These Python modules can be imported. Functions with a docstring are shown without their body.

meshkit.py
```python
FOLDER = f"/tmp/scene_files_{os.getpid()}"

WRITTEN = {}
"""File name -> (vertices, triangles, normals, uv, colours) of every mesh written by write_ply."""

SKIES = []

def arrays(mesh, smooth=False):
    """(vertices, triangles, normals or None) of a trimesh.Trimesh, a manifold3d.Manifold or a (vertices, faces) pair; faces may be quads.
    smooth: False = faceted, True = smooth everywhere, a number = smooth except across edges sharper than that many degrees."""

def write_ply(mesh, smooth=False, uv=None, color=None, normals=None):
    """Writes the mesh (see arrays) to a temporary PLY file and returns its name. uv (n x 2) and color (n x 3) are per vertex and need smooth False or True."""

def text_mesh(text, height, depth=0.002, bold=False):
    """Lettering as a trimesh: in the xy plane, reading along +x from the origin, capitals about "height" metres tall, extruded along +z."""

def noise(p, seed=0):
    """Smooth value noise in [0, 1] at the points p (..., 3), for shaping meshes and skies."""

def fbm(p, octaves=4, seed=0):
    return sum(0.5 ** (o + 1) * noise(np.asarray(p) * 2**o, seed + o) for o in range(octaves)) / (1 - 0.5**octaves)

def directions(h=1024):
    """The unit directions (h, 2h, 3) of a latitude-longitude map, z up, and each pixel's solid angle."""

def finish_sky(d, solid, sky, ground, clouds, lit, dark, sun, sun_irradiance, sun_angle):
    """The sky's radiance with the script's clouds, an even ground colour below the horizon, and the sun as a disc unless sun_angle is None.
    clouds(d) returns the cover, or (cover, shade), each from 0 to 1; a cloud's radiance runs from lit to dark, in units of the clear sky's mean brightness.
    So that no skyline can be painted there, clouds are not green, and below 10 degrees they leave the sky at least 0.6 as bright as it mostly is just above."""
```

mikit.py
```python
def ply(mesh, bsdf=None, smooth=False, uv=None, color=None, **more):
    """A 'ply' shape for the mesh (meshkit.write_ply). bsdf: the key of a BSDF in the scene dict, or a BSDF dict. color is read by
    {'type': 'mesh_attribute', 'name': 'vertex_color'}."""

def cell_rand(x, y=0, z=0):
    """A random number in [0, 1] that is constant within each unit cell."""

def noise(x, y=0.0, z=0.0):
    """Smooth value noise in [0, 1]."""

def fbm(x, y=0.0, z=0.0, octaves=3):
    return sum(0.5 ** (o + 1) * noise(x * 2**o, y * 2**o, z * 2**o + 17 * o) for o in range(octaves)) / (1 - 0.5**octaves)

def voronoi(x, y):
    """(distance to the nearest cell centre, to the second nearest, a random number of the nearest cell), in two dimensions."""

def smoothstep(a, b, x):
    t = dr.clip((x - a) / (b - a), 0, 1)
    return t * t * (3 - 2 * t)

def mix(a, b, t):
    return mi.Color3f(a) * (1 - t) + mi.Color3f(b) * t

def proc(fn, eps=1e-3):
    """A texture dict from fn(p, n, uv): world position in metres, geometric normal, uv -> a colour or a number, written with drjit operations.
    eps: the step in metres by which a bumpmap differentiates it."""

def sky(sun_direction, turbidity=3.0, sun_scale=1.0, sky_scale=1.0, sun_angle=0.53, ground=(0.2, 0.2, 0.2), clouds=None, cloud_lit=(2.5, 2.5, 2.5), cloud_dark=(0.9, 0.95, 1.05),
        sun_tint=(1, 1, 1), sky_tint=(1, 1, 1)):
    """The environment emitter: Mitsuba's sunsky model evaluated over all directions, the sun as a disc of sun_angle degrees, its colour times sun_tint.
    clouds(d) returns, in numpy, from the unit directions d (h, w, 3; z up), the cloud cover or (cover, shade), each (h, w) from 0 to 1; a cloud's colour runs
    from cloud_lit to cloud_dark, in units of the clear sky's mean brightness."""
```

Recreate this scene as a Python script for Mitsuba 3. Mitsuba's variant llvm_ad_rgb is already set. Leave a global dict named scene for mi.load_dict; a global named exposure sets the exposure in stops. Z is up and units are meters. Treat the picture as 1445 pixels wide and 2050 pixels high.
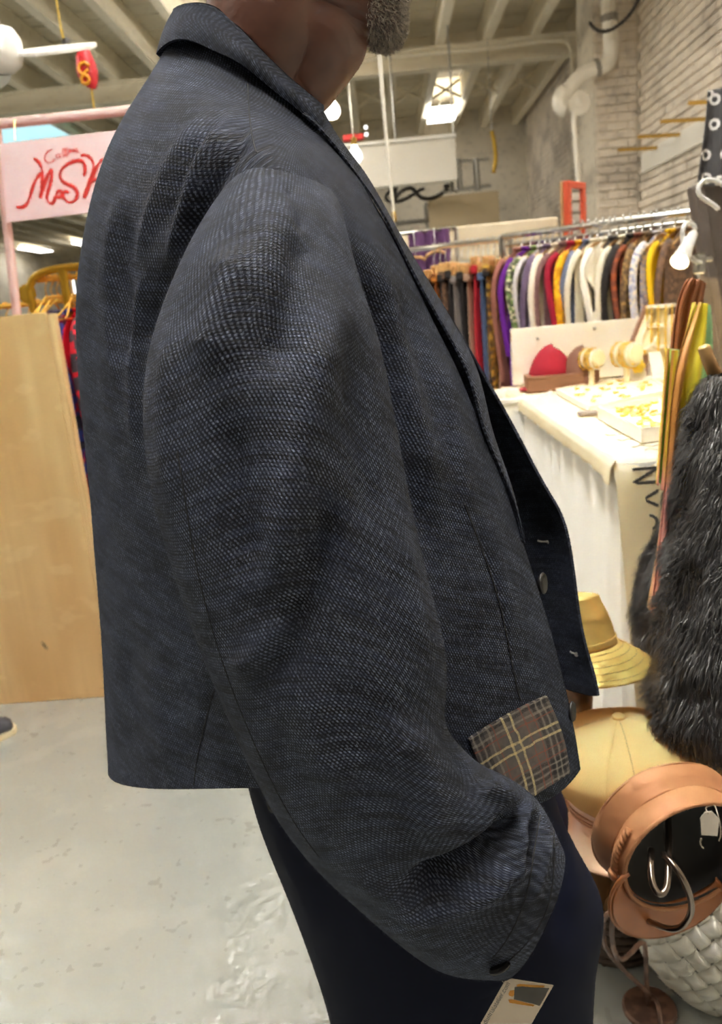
import math, random
import numpy as np, trimesh, manifold3d as m3, shapely
from shapely.geometry import Polygon, LineString
from scipy.interpolate import CubicSpline, LinearNDInterpolator, NearestNDInterpolator
from scipy.spatial import cKDTree
import mitsuba as mi, drjit as dr, mikit, meshkit
from mikit import noise, fbm, smoothstep, mix, cell_rand, voronoi

random.seed(7); RNG = np.random.default_rng(7)
scene, labels = {}, {}
T = mi.ScalarTransform4f
W_PX, H_PX = 1445, 2050

# ------------------------------------------------------------------ camera
F_PX = 1620.0
EYE = np.array([0.0, 0.0, 1.30])
_yd = np.array([(765 - W_PX / 2) / F_PX, -(616 - H_PX / 2) / F_PX, 1.0]); _yd /= np.linalg.norm(_yd)   # world +y in camera axes (right, up, forward)
_up = np.array([-math.tan(math.radians(5.3)), 1.0, 0.0]); _up[2] = -(_up[0] * _yd[0] + _up[1] * _yd[1]) / _yd[2]; _up /= np.linalg.norm(_up)
_xd = np.cross(_up, _yd) * 1.0
if _xd[0] < 0: _xd = -_xd
RM = np.array([_xd, _yd, _up])          # rows: world x, y, z in camera axes
RIGHT, UPV, FWD = RM[:, 0], RM[:, 1], RM[:, 2]
scene['camera'] = {'type': 'thinlens', 'fov': math.degrees(2 * math.atan(W_PX / 2 / F_PX)), 'fov_axis': 'x', 'aperture_radius': 0.0013, 'focus_distance': 0.62,
                   'near_clip': 0.02, 'far_clip': 200.0, 'to_world': T().look_at(origin=EYE.tolist(), target=(EYE + FWD).tolist(), up=UPV.tolist())}
exposure = 0.72

# ------------------------------------------------------------------ lights of the hall (built with their fixtures further down)
LAMP = 15.0            # radiance of the ceiling strip lights
TABLE_LAMP = 0.13       # the clip lamp over the jewellery
LAMPS_OVERHEAD = [(.6, -2.2, .3), (-.15, .85, 5.6), (1.2, 4.3, .9), (-1.1, 4.4, .6), (-.85, 8.3, 1), (-3.6, -.9, .6), (-3.6, 4.3, .6), (-6.8, .9, .8), (-6.8, 6, 1), (-6.8, 10.5, 1)]
scene['daylight'] = {'type': 'constant', 'radiance': {'type': 'rgb', 'value': [0.55, 0.72, 0.85]}}    # outside the hall: seen through the skylight only

def ray(u, v):
    return RIGHT * ((u - W_PX / 2) / F_PX) + UPV * (-(v - H_PX / 2) / F_PX) + FWD
def U(u, v, y):
    d = ray(u, v); return EYE + d * (y / d[1])
def Uz(u, v, z):
    d = ray(u, v); return EYE + d * ((z - EYE[2]) / d[2])
def Ux(u, v, x):
    d = ray(u, v); return EYE + d * (x / d[0])
def PX(p):
    p = np.asarray(p, float) - EYE
    c = np.stack([p @ RIGHT, p @ UPV, p @ FWD], -1)
    return np.stack([W_PX / 2 + F_PX * c[..., 0] / c[..., 2], H_PX / 2 - F_PX * c[..., 1] / c[..., 2]], -1)

# ------------------------------------------------------------------ helpers
COUNT = {}
def numbered(name):
    n = COUNT.get(name, 0); COUNT[name] = n + 1
    return name if n == 0 else f'{name}_{n:03d}'
def key_for(name, parent=None):
    return numbered(f'{parent}__{name}' if parent else name)
def tag(key, label=None, cat=None, group=None, kind=None):
    d = labels.setdefault(key, {})
    for k, v in (('label', label), ('category', cat), ('group', group), ('kind', kind)):
        if v: d[k] = v
    return key
def thing(name, label, cat, group=None):
    return tag(key_for(name), label, cat, group)
def obj(name, mesh, bsdf, parent=None, label=None, cat=None, group=None, kind=None, smooth=False, uv=None, color=None, to=None, **more):
    key = key_for(name, parent)
    d = mesh if isinstance(mesh, dict) else mikit.ply(mesh, bsdf, smooth=smooth, uv=uv, color=color, **more)
    if to is not None: d = {**d, 'to_world': to}
    scene[key] = d
    if label or cat or group or kind: tag(key, label, cat, group, kind)
    return key
def struct(name, mesh, bsdf, parent=None, **k):
    key = obj(name, mesh, bsdf, parent, **k)
    if parent is None: tag(key, kind='structure')
    return key
def rgb(*c): return {'type': 'rgb', 'value': list(c)}
def srgb(r, g, b):
    f = lambda x: x / 12.92 if x <= 0.04045 else ((x + 0.055) / 1.055) ** 2.4
    return [f(r / 255), f(g / 255), f(b / 255)]
def mat(name, base, rough=0.5, metallic=0.0, spec=0.5, bump=None, scale=0.001, eps=1e-3, **k):
    b = {'type': 'principled', 'base_color': base if isinstance(base, dict) else rgb(*base), 'roughness': rough, 'specular': spec, **k}
    if metallic: b['metallic'] = metallic
    if bump is not None:
        b = {'type': 'bumpmap', 'arbitrary': mikit.proc(bump, eps), 'scale': scale, 'bsdf': b}
    scene[name] = {'type': 'twosided', 'bsdf': b}
    return name
def lit(name, c, power):
    scene_c = [x * power for x in c]
    return {'type': 'area', 'radiance': rgb(*scene_c)}

def box(c, s, R=None):
    m = trimesh.creation.box(extents=s)
    if R is not None: m.apply_transform(np.vstack([np.hstack([R, np.zeros((3, 1))]), [0, 0, 0, 1]]))
    m.apply_translation(c); return m
def bevel_box(c, s, b=0.004, R=None):
    s = np.asarray(s, float); b = min(b, s.min() * 0.45)
    pts = []
    for sx in (-1, 1):
        for sy in (-1, 1):
            for sz in (-1, 1):
                h = s / 2 * [sx, sy, sz]
                for a in range(3):
                    q = h.copy()
                    for o in range(3):
                        if o != a: q[o] -= b * np.sign(q[o])
                    pts.append(q)
    m = trimesh.convex.convex_hull(np.array(pts))
    if R is not None: m.vertices = m.vertices @ np.asarray(R).T
    m.apply_translation(c); return m
def rotz(a):
    c, s = math.cos(a), math.sin(a); return np.array([[c, -s, 0], [s, c, 0], [0, 0, 1.0]])
def rot_axis(axis, a):
    return trimesh.transformations.rotation_matrix(a, axis)[:3, :3]
def frame_of(z, x=(1, 0, 0)):
    z = np.asarray(z, float); z = z / np.linalg.norm(z); x = np.asarray(x, float); x = x - z * (x @ z)
    if np.linalg.norm(x) < 1e-6: x = np.cross(z, [0.3, 1, 0.2])
    x /= np.linalg.norm(x); return np.stack([x, np.cross(z, x), z], 1)
def smooth_path(p, n=60):
    p = np.asarray(p, float)
    if len(p) < 3: return np.linspace(p[0], p[-1], n)
    t = np.concatenate([[0], np.cumsum(np.linalg.norm(np.diff(p, axis=0), axis=1) ** 0.5)])
    return CubicSpline(t, p)(np.linspace(0, t[-1], n))
def tube(p, r, sides=10, caps=True, flat=None):
    p = np.asarray(p, float); n = len(p); r = np.broadcast_to(np.asarray(r, float), (n,))
    t = np.gradient(p, axis=0); t /= np.linalg.norm(t, axis=1, keepdims=True) + 1e-12
    a = np.cross(t[0], [0, 0, 1.0] if abs(t[0][2]) < 0.9 else [1.0, 0, 0]); a /= np.linalg.norm(a)
    V = []
    ang = np.arange(sides) * 2 * np.pi / sides
    for i in range(n):
        a = a - t[i] * (a @ t[i]); a /= np.linalg.norm(a) + 1e-12
        b = np.cross(t[i], a)
        V.append(p[i] + r[i] * (np.cos(ang)[:, None] * a + np.sin(ang)[:, None] * b))
    V = np.vstack(V); F = []
    for i in range(n - 1):
        for j in range(sides):
            A, B = i * sides + j, i * sides + (j + 1) % sides
            F += [[A, B, B + sides], [A, B + sides, A + sides]]
    if caps:
        V = np.vstack([V, p[0], p[-1]]); c0, c1 = len(V) - 2, len(V) - 1
        for j in range(sides):
            F += [[c0, (j + 1) % sides, j], [c1, (n - 1) * sides + j, (n - 1) * sides + (j + 1) % sides]]
    return trimesh.Trimesh(V, np.array(F), process=False)
def join(*ms):
    ms = [m for x in ms for m in (x if isinstance(x, (list, tuple)) else [x])]
    return trimesh.util.concatenate(ms)
def lathe(profile, n=40, c=(0, 0, 0), R=None):
    p = np.asarray(profile, float); ang = np.arange(n) * 2 * np.pi / n
    V = np.stack([p[:, 0][:, None] * np.cos(ang), p[:, 0][:, None] * np.sin(ang), np.repeat(p[:, 1][:, None], n, 1)], -1).reshape(-1, 3)
    F = []
    for i in range(len(p) - 1):
        for j in range(n):
            A, B = i * n + j, i * n + (j + 1) % n
            F += [[A, B, B + n], [A, B + n, A + n]]
    if R is not None: V = V @ np.asarray(R).T
    return trimesh.Trimesh(V + np.asarray(c), np.array(F), process=False)
def grid_mesh(P, wrap=False):
    """P (rows, cols, 3) -> (mesh, uv in metres)"""
    S, K = P.shape[:2]
    i, j = np.meshgrid(np.arange(S - 1), np.arange(K if wrap else K - 1), indexing='ij')
    jn = (j + 1) % K
    a, b, c, d = i * K + j, i * K + jn, (i + 1) * K + jn, (i + 1) * K + j
    F = np.concatenate([np.stack([a, b, c], -1).reshape(-1, 3), np.stack([a, c, d], -1).reshape(-1, 3)])
    return trimesh.Trimesh(P.reshape(-1, 3), F, process=False)
def arc_uv(P):
    """a cloth-like uv in metres for a grid of points: v along the rows from the middle column, u along each row from its middle"""
    S, K = P.shape[:2]; mid = K // 2
    rt = np.gradient(P, axis=1); rt /= np.linalg.norm(rt, axis=2, keepdims=True) + 1e-12; dc = np.diff(P, axis=0); dc = dc - (dc * rt[:-1]).sum(2, keepdims=True) * rt[:-1]
    dv = np.linalg.norm(dc, axis=2); v = np.vstack([np.zeros(K), np.cumsum(dv, 0)])
    du = np.linalg.norm(np.diff(P, axis=1), axis=2); u = np.hstack([np.zeros((S, 1)), np.cumsum(du, 1)]); u -= u[:, mid:mid + 1]
    return np.stack([u, v], -1).reshape(-1, 2)
def extrude(poly, h, c=(0, 0, 0), R=None):
    m = trimesh.util.concatenate([trimesh.creation.extrude_polygon(g, h, engine='earcut') for g in getattr(poly, 'geoms', [poly]) if g.area > 0])
    if R is not None: m.vertices = m.vertices @ np.asarray(R).T
    m.apply_translation(c); return m
def sheet(P, thick, wrap=False):
    """a cloth sheet of the given thickness from a grid of points (outer side P, inner side offset against the normals)"""
    m = grid_mesh(P, wrap); n = np.array(m.vertex_normals)
    S, K = P.shape[:2]
    Q = m.vertices - n * thick
    N = S * K; F = [np.array(m.faces), np.array(m.faces)[:, ::-1] + N]
    def edge(idx):
        a, b = idx[:-1], idx[1:]
        return np.concatenate([np.stack([a, a + N, b + N], -1), np.stack([a, b + N, b], -1)])
    top, bot = np.arange(K), (S - 1) * K + np.arange(K)
    if wrap: top, bot = np.append(top, top[0]), np.append(bot, bot[0])
    F += [edge(top), edge(bot)[:, ::-1]]
    if not wrap: F += [edge(np.arange(S) * K)[:, ::-1], edge(np.arange(S) * K + K - 1)]
    return trimesh.Trimesh(np.vstack([m.vertices, Q]), np.vstack(F), process=False)
# ================================================================== the hall
XR, XL, YB, YN, YF = 2.5, -11.0, 14.0, -4.0, 30.0     # right wall, left wall, end wall of the right bay, wall behind, far wall
ZC = 4.25                                             # underside of the roof boards
def paint_fn(c0, c1, s, dirt=0.5):
    def fn(p, n, uv):
        a = fbm(p.x * s, p.y * s, p.z * s, 4); b = fbm(p.x * 17, p.y * 17, p.z * 17, 3)
        t = smoothstep(0.42, 0.72, a) * dirt + smoothstep(0.55, 0.8, b) * 0.35
        return mix(c0, c1, dr.minimum(t, 1.0))
    return fn
mat('white_joist_paint', mikit.proc(paint_fn(srgb(236, 228, 208), srgb(205, 194, 170), 1.2, 0.35)), 0.55)
mat('ceiling_board_paint', mikit.proc(paint_fn(srgb(214, 206, 186), srgb(176, 167, 148), 0.9, 0.5)), 0.6)
mat('painted_brick', mikit.proc(paint_fn(srgb(226, 215, 199), srgb(164, 153, 141), 2.6, 0.65)), 0.75,
    bump=lambda p, n, uv: fbm(p.x * 60, p.y * 60, p.z * 60, 3), scale=0.006)
mat('painted_mortar', mikit.proc(paint_fn(srgb(214, 205, 188), srgb(156, 147, 134), 2.6, 0.7)), 0.8)
mat('white_wall', mikit.proc(paint_fn(srgb(228, 220, 203), srgb(176, 168, 154), 1.1, 0.6)), 0.6)
mat('plain_white', srgb(232, 228, 218), 0.5)
def floor_fn(p, n, uv):
    a = fbm(p.x * 0.9, p.y * 0.9, 0.0, 4); b = fbm(p.x * 9, p.y * 9, 1.0, 4); s = fbm(p.x * 45, p.y * 45, 3.0, 2)
    c = mix(srgb(152, 156, 151), srgb(136, 140, 136), smoothstep(0.35, 0.7, a))
    c = mix(c, srgb(160, 160, 153), smoothstep(0.56, 0.78, b) * 0.25)
    return mix(c, srgb(110, 110, 104), smoothstep(0.80, 0.84, s) * 0.35)
mat('floor_paint', mikit.proc(floor_fn), mikit.proc(lambda p, n, uv: 0.07 + 0.22 * fbm(p.x * 14, p.y * 14, 2.0, 3)), spec=0.6,
    bump=lambda p, n, uv: fbm(p.x * 38, p.y * 38, 0.0, 3), scale=0.0034, eps=2e-3)

struct('floor', box([(XL + XR) / 2, (YN + YF) / 2, -0.05], [XR - XL + 1, YF - YN + 1, 0.1]), 'floor_paint')
# ---- roof: boards laid across joists that run in depth, girders below
struct('ceiling', box([(XL + XR) / 2, (YN + YF) / 2, ZC + 0.11], [XR - XL + 1, YF - YN + 1, 0.1]), 'ceiling_board_paint')
y = YN; k = 0
while y < YF:
    w = 0.24
    if y < 15: obj('board', box([(XL + XR) / 2, y + w / 2, ZC + 0.03], [XR - XL + 0.5, w - 0.012, 0.05 + 0.008 * (k % 3)]), 'ceiling_board_paint', 'ceiling')
    y += w; k += 1
JB = ZC - 0.28
xs = np.arange(XR - 0.12, XL, -0.51)
for x in xs:
    obj('joist', bevel_box([x, (YN + YF) / 2, (ZC + JB) / 2], [0.10, YF - YN, ZC - JB], 0.008), 'white_joist_paint', 'ceiling')
# ---- girders, bridging, walls
for gy in (9.75, 17.0):
    g = obj('girder', join(box([(XL + XR) / 2, gy, JB - 0.015], [XR - XL, 0.16, 0.03]), box([(XL + XR) / 2, gy, JB - 0.11], [XR - XL, 0.05, 0.17]), box([(XL + XR) / 2, gy, JB - 0.205], [XR - XL, 0.16, 0.03])), 'white_joist_paint', 'ceiling')
for i in range(0, 9):                                     # crossed struts between the joists beyond the girder
    x0, x1 = xs[i], xs[i + 1]
    for a, b in ((JB + .03, ZC - .03), (ZC - .03, JB + .03)):
        obj('bridging', tube([[x0 - .05, 12.2, a], [x1 + .05, 12.2, b]], 0.022, 6), 'white_joist_paint', 'ceiling')
for i in range(0, 9):
    x0, x1 = xs[i], xs[i + 1]
    for yy_ in (10.3,):
        obj('blocking', box([(x0 + x1) / 2, yy_, (ZC + JB) / 2], [x0 - x1 - .1, .05, ZC - JB - .02]), 'white_joist_paint', 'ceiling')
wr = struct('wall_right', box([XR + 0.14, (YN + YF) / 2, 2.2], [0.2, YF - YN, 4.6]), 'painted_mortar')
# bricks of the right wall: those that show largest are parts of their own, the rest one piece
bl, bh = 0.215, 0.075; brick_rng = np.random.default_rng(11); near_b, far_b = [], []
variants = []
for k in range(6):
    m = bevel_box([0, 0, 0], [0.04, bl - 0.012, bh - 0.011], 0.006); m.vertices += brick_rng.normal(0, .0018, m.vertices.shape); variants.append(m)
bd = [mikit.ply(m, 'painted_brick') for m in variants]
spots = []
for r in range(12, 57):
    z = r * bh; yy_ = 4.2 + (0.5 * bl if r % 2 else 0)
    while yy_ < 14.0:
        if not (8.2 < yy_ < 8.95):
            q = PX([XR, yy_, z]); sz = bl * bh / (yy_ ** 3)
            vis = (1165 < q[0] < 1500) and (-60 < q[1] < 560)
            spots.append((not vis, -sz, yy_, z))
        yy_ += bl
spots.sort()
for i, (hid, s_, yy_, z) in enumerate(spots):
    jx = brick_rng.normal(0, .0025)
    if i < 300: obj('brick', bd[i % 6], None, wr, to=T().translate([XR + 0.027 + jx, yy_, z]))
    else: m = variants[i % 6].copy(); m.apply_translation([XR + 0.027 + jx, yy_, z]); far_b.append(m)
obj('brickwork', join(far_b), 'painted_brick', wr, kind='stuff')
pil = struct('pilaster', box([2.32, 8.57, 2.15], [0.42, 0.62, 4.3]), 'painted_mortar')
tag(pil, kind='structure')
pb = []
for r in range(0, 57):
    for j, off in enumerate((0, 1)):
        w = .205 if (r % 2) else (.10 if off == 0 else .30)
    xs_ = [2.115, 2.315, 2.5] if r % 2 else [2.115, 2.215, 2.415, 2.5]
    for x0, x1 in zip(xs_[:-1], xs_[1:]):
        m = bevel_box([(x0 + x1) / 2, 8.26, (r + .5) * bh], [x1 - x0 - .010, .04, bh - .011], .006); m.vertices += brick_rng.normal(0, .0018, m.vertices.shape)
        obj('brick', m, 'painted_brick', pil)
struct('wall_end', box([1.0, 14.35, 2.15], [3.6, 0.1, 4.3]), 'white_wall')
struct('wall_left', box([XL - 0.1, (YN + YF) / 2, 2.2], [0.2, YF - YN, 4.6]), 'white_wall')
struct('wall_far', box([(XL + XR) / 2, YF + .1, 2.2], [XR - XL + .4, .2, 4.6]), 'white_wall')
mat('dark_partition', srgb(84, 76, 70), .8)
struct('wall_near', box([(XL + XR) / 2, YN - .1, 2.2], [XR - XL + .4, .2, 4.6]), 'dark_partition')

# ---- lamps of the hall
mat('lamp_housing', srgb(240, 238, 230), 0.4)
def strip_lamp(x, y, z, w, l, label, power, c=(1, .965, .90), group=None):
    t = thing('ceiling_light', label, 'ceiling light', group)
    obj('housing', bevel_box([x, y, z + .045], [w * .35, l + .04, .05], .006), 'lamp_housing', t)
    obj('diffuser', bevel_box([x, y, z + .004], [w, l, .03], .006), 'lamp_housing', t); scene[list(scene)[-1]]['emitter'] = lit('', c, power)
    for dy in (-l * .35, l * .35): obj('hanger_rod', tube([[x, y + dy, z + .06], [x, y + dy, ZC - .28 if abs(((x - xs[0]) / .51) % 1 - .5) > .4 else ZC]], .006, 6), 'lamp_housing', t)
    return t
for x, y, p in LAMPS_OVERHEAD:
    strip_lamp(x, y, 3.62, 0.30, 2.4, 'long suspended strip light in the rows above the aisle', LAMP * p, group='strip lights above the aisle')
strip_lamp(1.09, 12.7, 3.9, 0.40, 0.9, 'bright strip light under the joists at the far end, right of the chin', LAMP * 0.4)
for x, y, lab in ((-8.6, 25.2, 'far bright strip light below the pink sign, nearest the jacket'), (-10.2, 25.2, 'far bright strip light low on the left, beside the pink pole'), (-6.3, 21.0, 'far strip light in the hall hidden behind the jacket')):
    strip_lamp(x, y, 3.9, .40, 1.6, lab, LAMP * 0.45)
# skylight: an opening in the boards is suggested by a lit panel of daylight under the roof
sk = thing('skylight', 'bright pale blue skylight panel in the roof behind the pink sign', 'skylight')
mat('skylight_glass', srgb(200, 235, 245), 0.3)
obj('pane', box([-4.75, 11.65, 3.93], [1.5, 1.25, .02]), 'skylight_glass', sk); scene[list(scene)[-1]]['emitter'] = lit('', (.42, .74, .82), LAMP * 0.045)
fr = join(box([-4.75, 11.0, 3.96], [1.6, .06, .08]), box([-4.75, 12.3, 3.96], [1.6, .06, .08]), box([-5.53, 11.65, 3.96], [.06, 1.3, .08]), box([-3.97, 11.65, 3.96], [.06, 1.3, .08]))
obj('frame', fr, 'lamp_housing', sk)
# ================================================================== the man in the jacket
PW, PR = 0.0029, 0.0025                       # tick spacing along a row, row height
def weave_cell(uv):
    y = uv.y / PR + 0.25 * (noise(uv.x * 90, uv.y * 90, 7.0) - 0.5); row = dr.floor(y); fy = y - row
    x = uv.x / PW + 0.5 * (row - 2 * dr.floor(row / 2)) + 0.35 * (noise(uv.x * 80, uv.y * 80) - 0.5) + 0.30 * fy
    cx = dr.floor(x); return cx, row, x - cx, fy
def weave_fn(p, n, uv):
    cx, row, fx, fy = weave_cell(uv)
    r = cell_rand(cx, row, 5)
    slub = noise(uv.x * 30, uv.y * 400, 3.0)                      # weft streaks
    blot = fbm(uv.x * 45, uv.y * 60, 2.0, 3)
    fibre = noise(uv.x * 2600, uv.y * 900, 1.0)
    tick = smoothstep(0.04, 0.24, fx) * smoothstep(0.72, 0.46, fx) * smoothstep(0.0, 0.3, fy) * smoothstep(1.0, 0.68, fy)
    light = tick * (0.30 + 0.70 * r) * (0.55 + 0.55 * slub) * (0.45 + 0.55 * smoothstep(0.3, 0.7, blot)) * (0.4 + 1.1 * fibre)
    fleck = smoothstep(0.968, 0.985, cell_rand(dr.floor(uv.x / 0.0007 + 0.6 * uv.y / 0.0024), dr.floor(uv.y / 0.0024), 9))
    c = mix(srgb(10, 11, 16), srgb(22, 26, 39), smoothstep(0.25, 0.8, slub) * (0.5 + fibre * 0.7))
    c = mix(c, srgb(120, 129, 150), dr.clip(light * 0.78, 0, 1))
    return mix(c, srgb(104, 110, 126), fleck * 0.35)
def weave_bump(p, n, uv):
    cx, row, fx, fy = weave_cell(uv)
    return smoothstep(0.0, 0.3, fx) * smoothstep(0.95, 0.55, fx) * smoothstep(0.0, 0.3, fy) * smoothstep(1.0, 0.7, fy) + 0.5 * noise(uv.x * 1100, uv.y * 1100)
mat('navy_tweed', mikit.proc(weave_fn), 0.85, spec=0.18, bump=weave_bump, scale=0.0006, eps=4e-4, sheen=0.22, sheen_tint=0.3)
def plaid_fn(p, n, uv):
    s = 0.066
    def band(t, c, w):
        d = dr.abs(t - c); return smoothstep(w, w * 0.55, d)
    def stripes(t):
        t = t / s; t = t - dr.floor(t)
        cream = dr.maximum(band(t, 0.20, 0.022), band(t, 0.32, 0.022))
        rust = dr.maximum(dr.maximum(band(t, 0.03, 0.014), band(t, 0.49, 0.014)), band(t, 0.62, 0.014))
        dark = dr.maximum(dr.maximum(band(t, 0.68, 0.03), band(t, 0.77, 0.03)), band(t, 0.86, 0.03))
        pale = dr.maximum(dr.maximum(band(t, 0.725, 0.012), band(t, 0.815, 0.012)), band(t, 0.955, 0.02))
        return cream, rust, dark, pale
    wx, wy = .0016 * (noise(uv.x * 140, uv.y * 140) - .5), .0016 * (noise(uv.x * 140 + 9, uv.y * 140) - .5)
    a, b = stripes(uv.x + wx), stripes(uv.y + wy)
    th = 0.55 + 0.9 * noise(uv.x * 1500, uv.y * 1500)
    c = mix(srgb(80, 76, 76), srgb(108, 101, 97), fbm(uv.x * 300, uv.y * 300, 0.0, 2))
    for k, col, w in ((2, srgb(22, 22, 28), 0.7), (3, srgb(150, 146, 138), 0.6), (1, srgb(140, 76, 58), 0.6), (0, srgb(232, 216, 172), 0.66)):
        c = mix(c, col, dr.clip((a[k] + b[k]) * w * th, 0, 0.95))
    return c
mat('plaid_wool', mikit.proc(plaid_fn), 0.9, spec=0.2, bump=lambda p, n, uv: noise(uv.x * 1600, uv.y * 1600), scale=0.0005, eps=3e-4, sheen=0.4)
mat('navy_trouser_cloth', mikit.proc(lambda p, n, uv: mix(srgb(6, 9, 21), srgb(12, 15, 31), noise(p.x * 1500, p.y * 1500, p.z * 1500) * 0.5 + 0.5 * fbm(p.x * 7, p.y * 7, p.z * 7, 2))), 0.8, spec=0.08)
mat('black_cotton', srgb(17, 17, 22), 0.9)
mat('dark_brown_skin', mikit.proc(lambda p, n, uv: mix(srgb(60, 33, 24), srgb(84, 49, 36), fbm(p.x * 40, p.y * 40, p.z * 40, 4))), 0.42, spec=0.5,
    bump=lambda p, n, uv: fbm(p.x * 260, p.y * 260, p.z * 260, 3), scale=0.0012)
mat('grey_beard_hair', mikit.proc(lambda p, n, uv: mix(srgb(66, 58, 54), srgb(238, 230, 218), smoothstep(0.15, 0.6, cell_rand(dr.floor(uv.x + 0.5), 3)))), 0.5)
mat('black_hair', srgb(22, 18, 17), 0.6)
mat('dark_button', srgb(12, 11, 12), 0.42, spec=0.3)
mat('seam_shadow_thread', srgb(10, 11, 16), 0.9)
mat('buttonhole_thread', srgb(225, 222, 215), 0.8)
mat('black_leather', srgb(20, 18, 18), 0.35)

def c1(tab, n):
    """(k, 2) pixel table -> n rows along a smooth curve through them"""
    tab = np.asarray(tab, float); t = np.arange(len(tab)); return CubicSpline(t, tab)(np.linspace(0, len(tab) - 1, n))

def seg_dist(P, line):
    """distance of points P (n,2) to a polyline and the parameter 0..1 along it"""
    line = np.asarray(line, float); best = np.full(len(P), 1e9); par = np.zeros(len(P))
    L = np.concatenate([[0], np.cumsum(np.linalg.norm(np.diff(line, axis=0), axis=1))])
    for i in range(len(line) - 1):
        a, b = line[i], line[i + 1]; d = b - a
        t = np.clip(((P - a) @ d) / (d @ d), 0, 1); q = np.linalg.norm(P - a - t[:, None] * d, axis=1)
        m = q < best; best[m] = q[m]; par[m] = (L[i] + t[m] * np.linalg.norm(d)) / L[-1]
    return best, par
def press_folds(P, folds, closed_normals=None):
    """raises ridges and presses creases of cloth into the side of a grid of points that lies towards the photographer; P (S, K, 3)"""
    m = grid_mesh(P); n = np.array(m.vertex_normals); v = np.array(m.vertices)
    if np.mean(np.einsum('ij,ij->i', n, EYE - v) > 0) < 0.5: pass
    facing = np.einsum('ij,ij->i', n, EYE - v); facing /= np.linalg.norm(EYE - v, axis=1)
    sgn = np.sign(facing); w = np.clip(np.abs(facing) * 2.2, 0, 1)
    px = PX(v); d = np.zeros(len(v))
    for line, width, amp in folds:
        line = smooth_path(np.c_[line, np.zeros(len(line))], 24)[:, :2]
        q, t = seg_dist(px, line)
        d += amp * np.exp(-(q / width) ** 2) * np.clip(np.sin(np.pi * t) * 1.5, 0, 1) ** 1.5
    ok = (np.einsum('ij,ij->i', n, EYE - v) > 0) if closed_normals is None else closed_normals
    return (v + n * (d * w * ok)[:, None]).reshape(P.shape)

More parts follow.
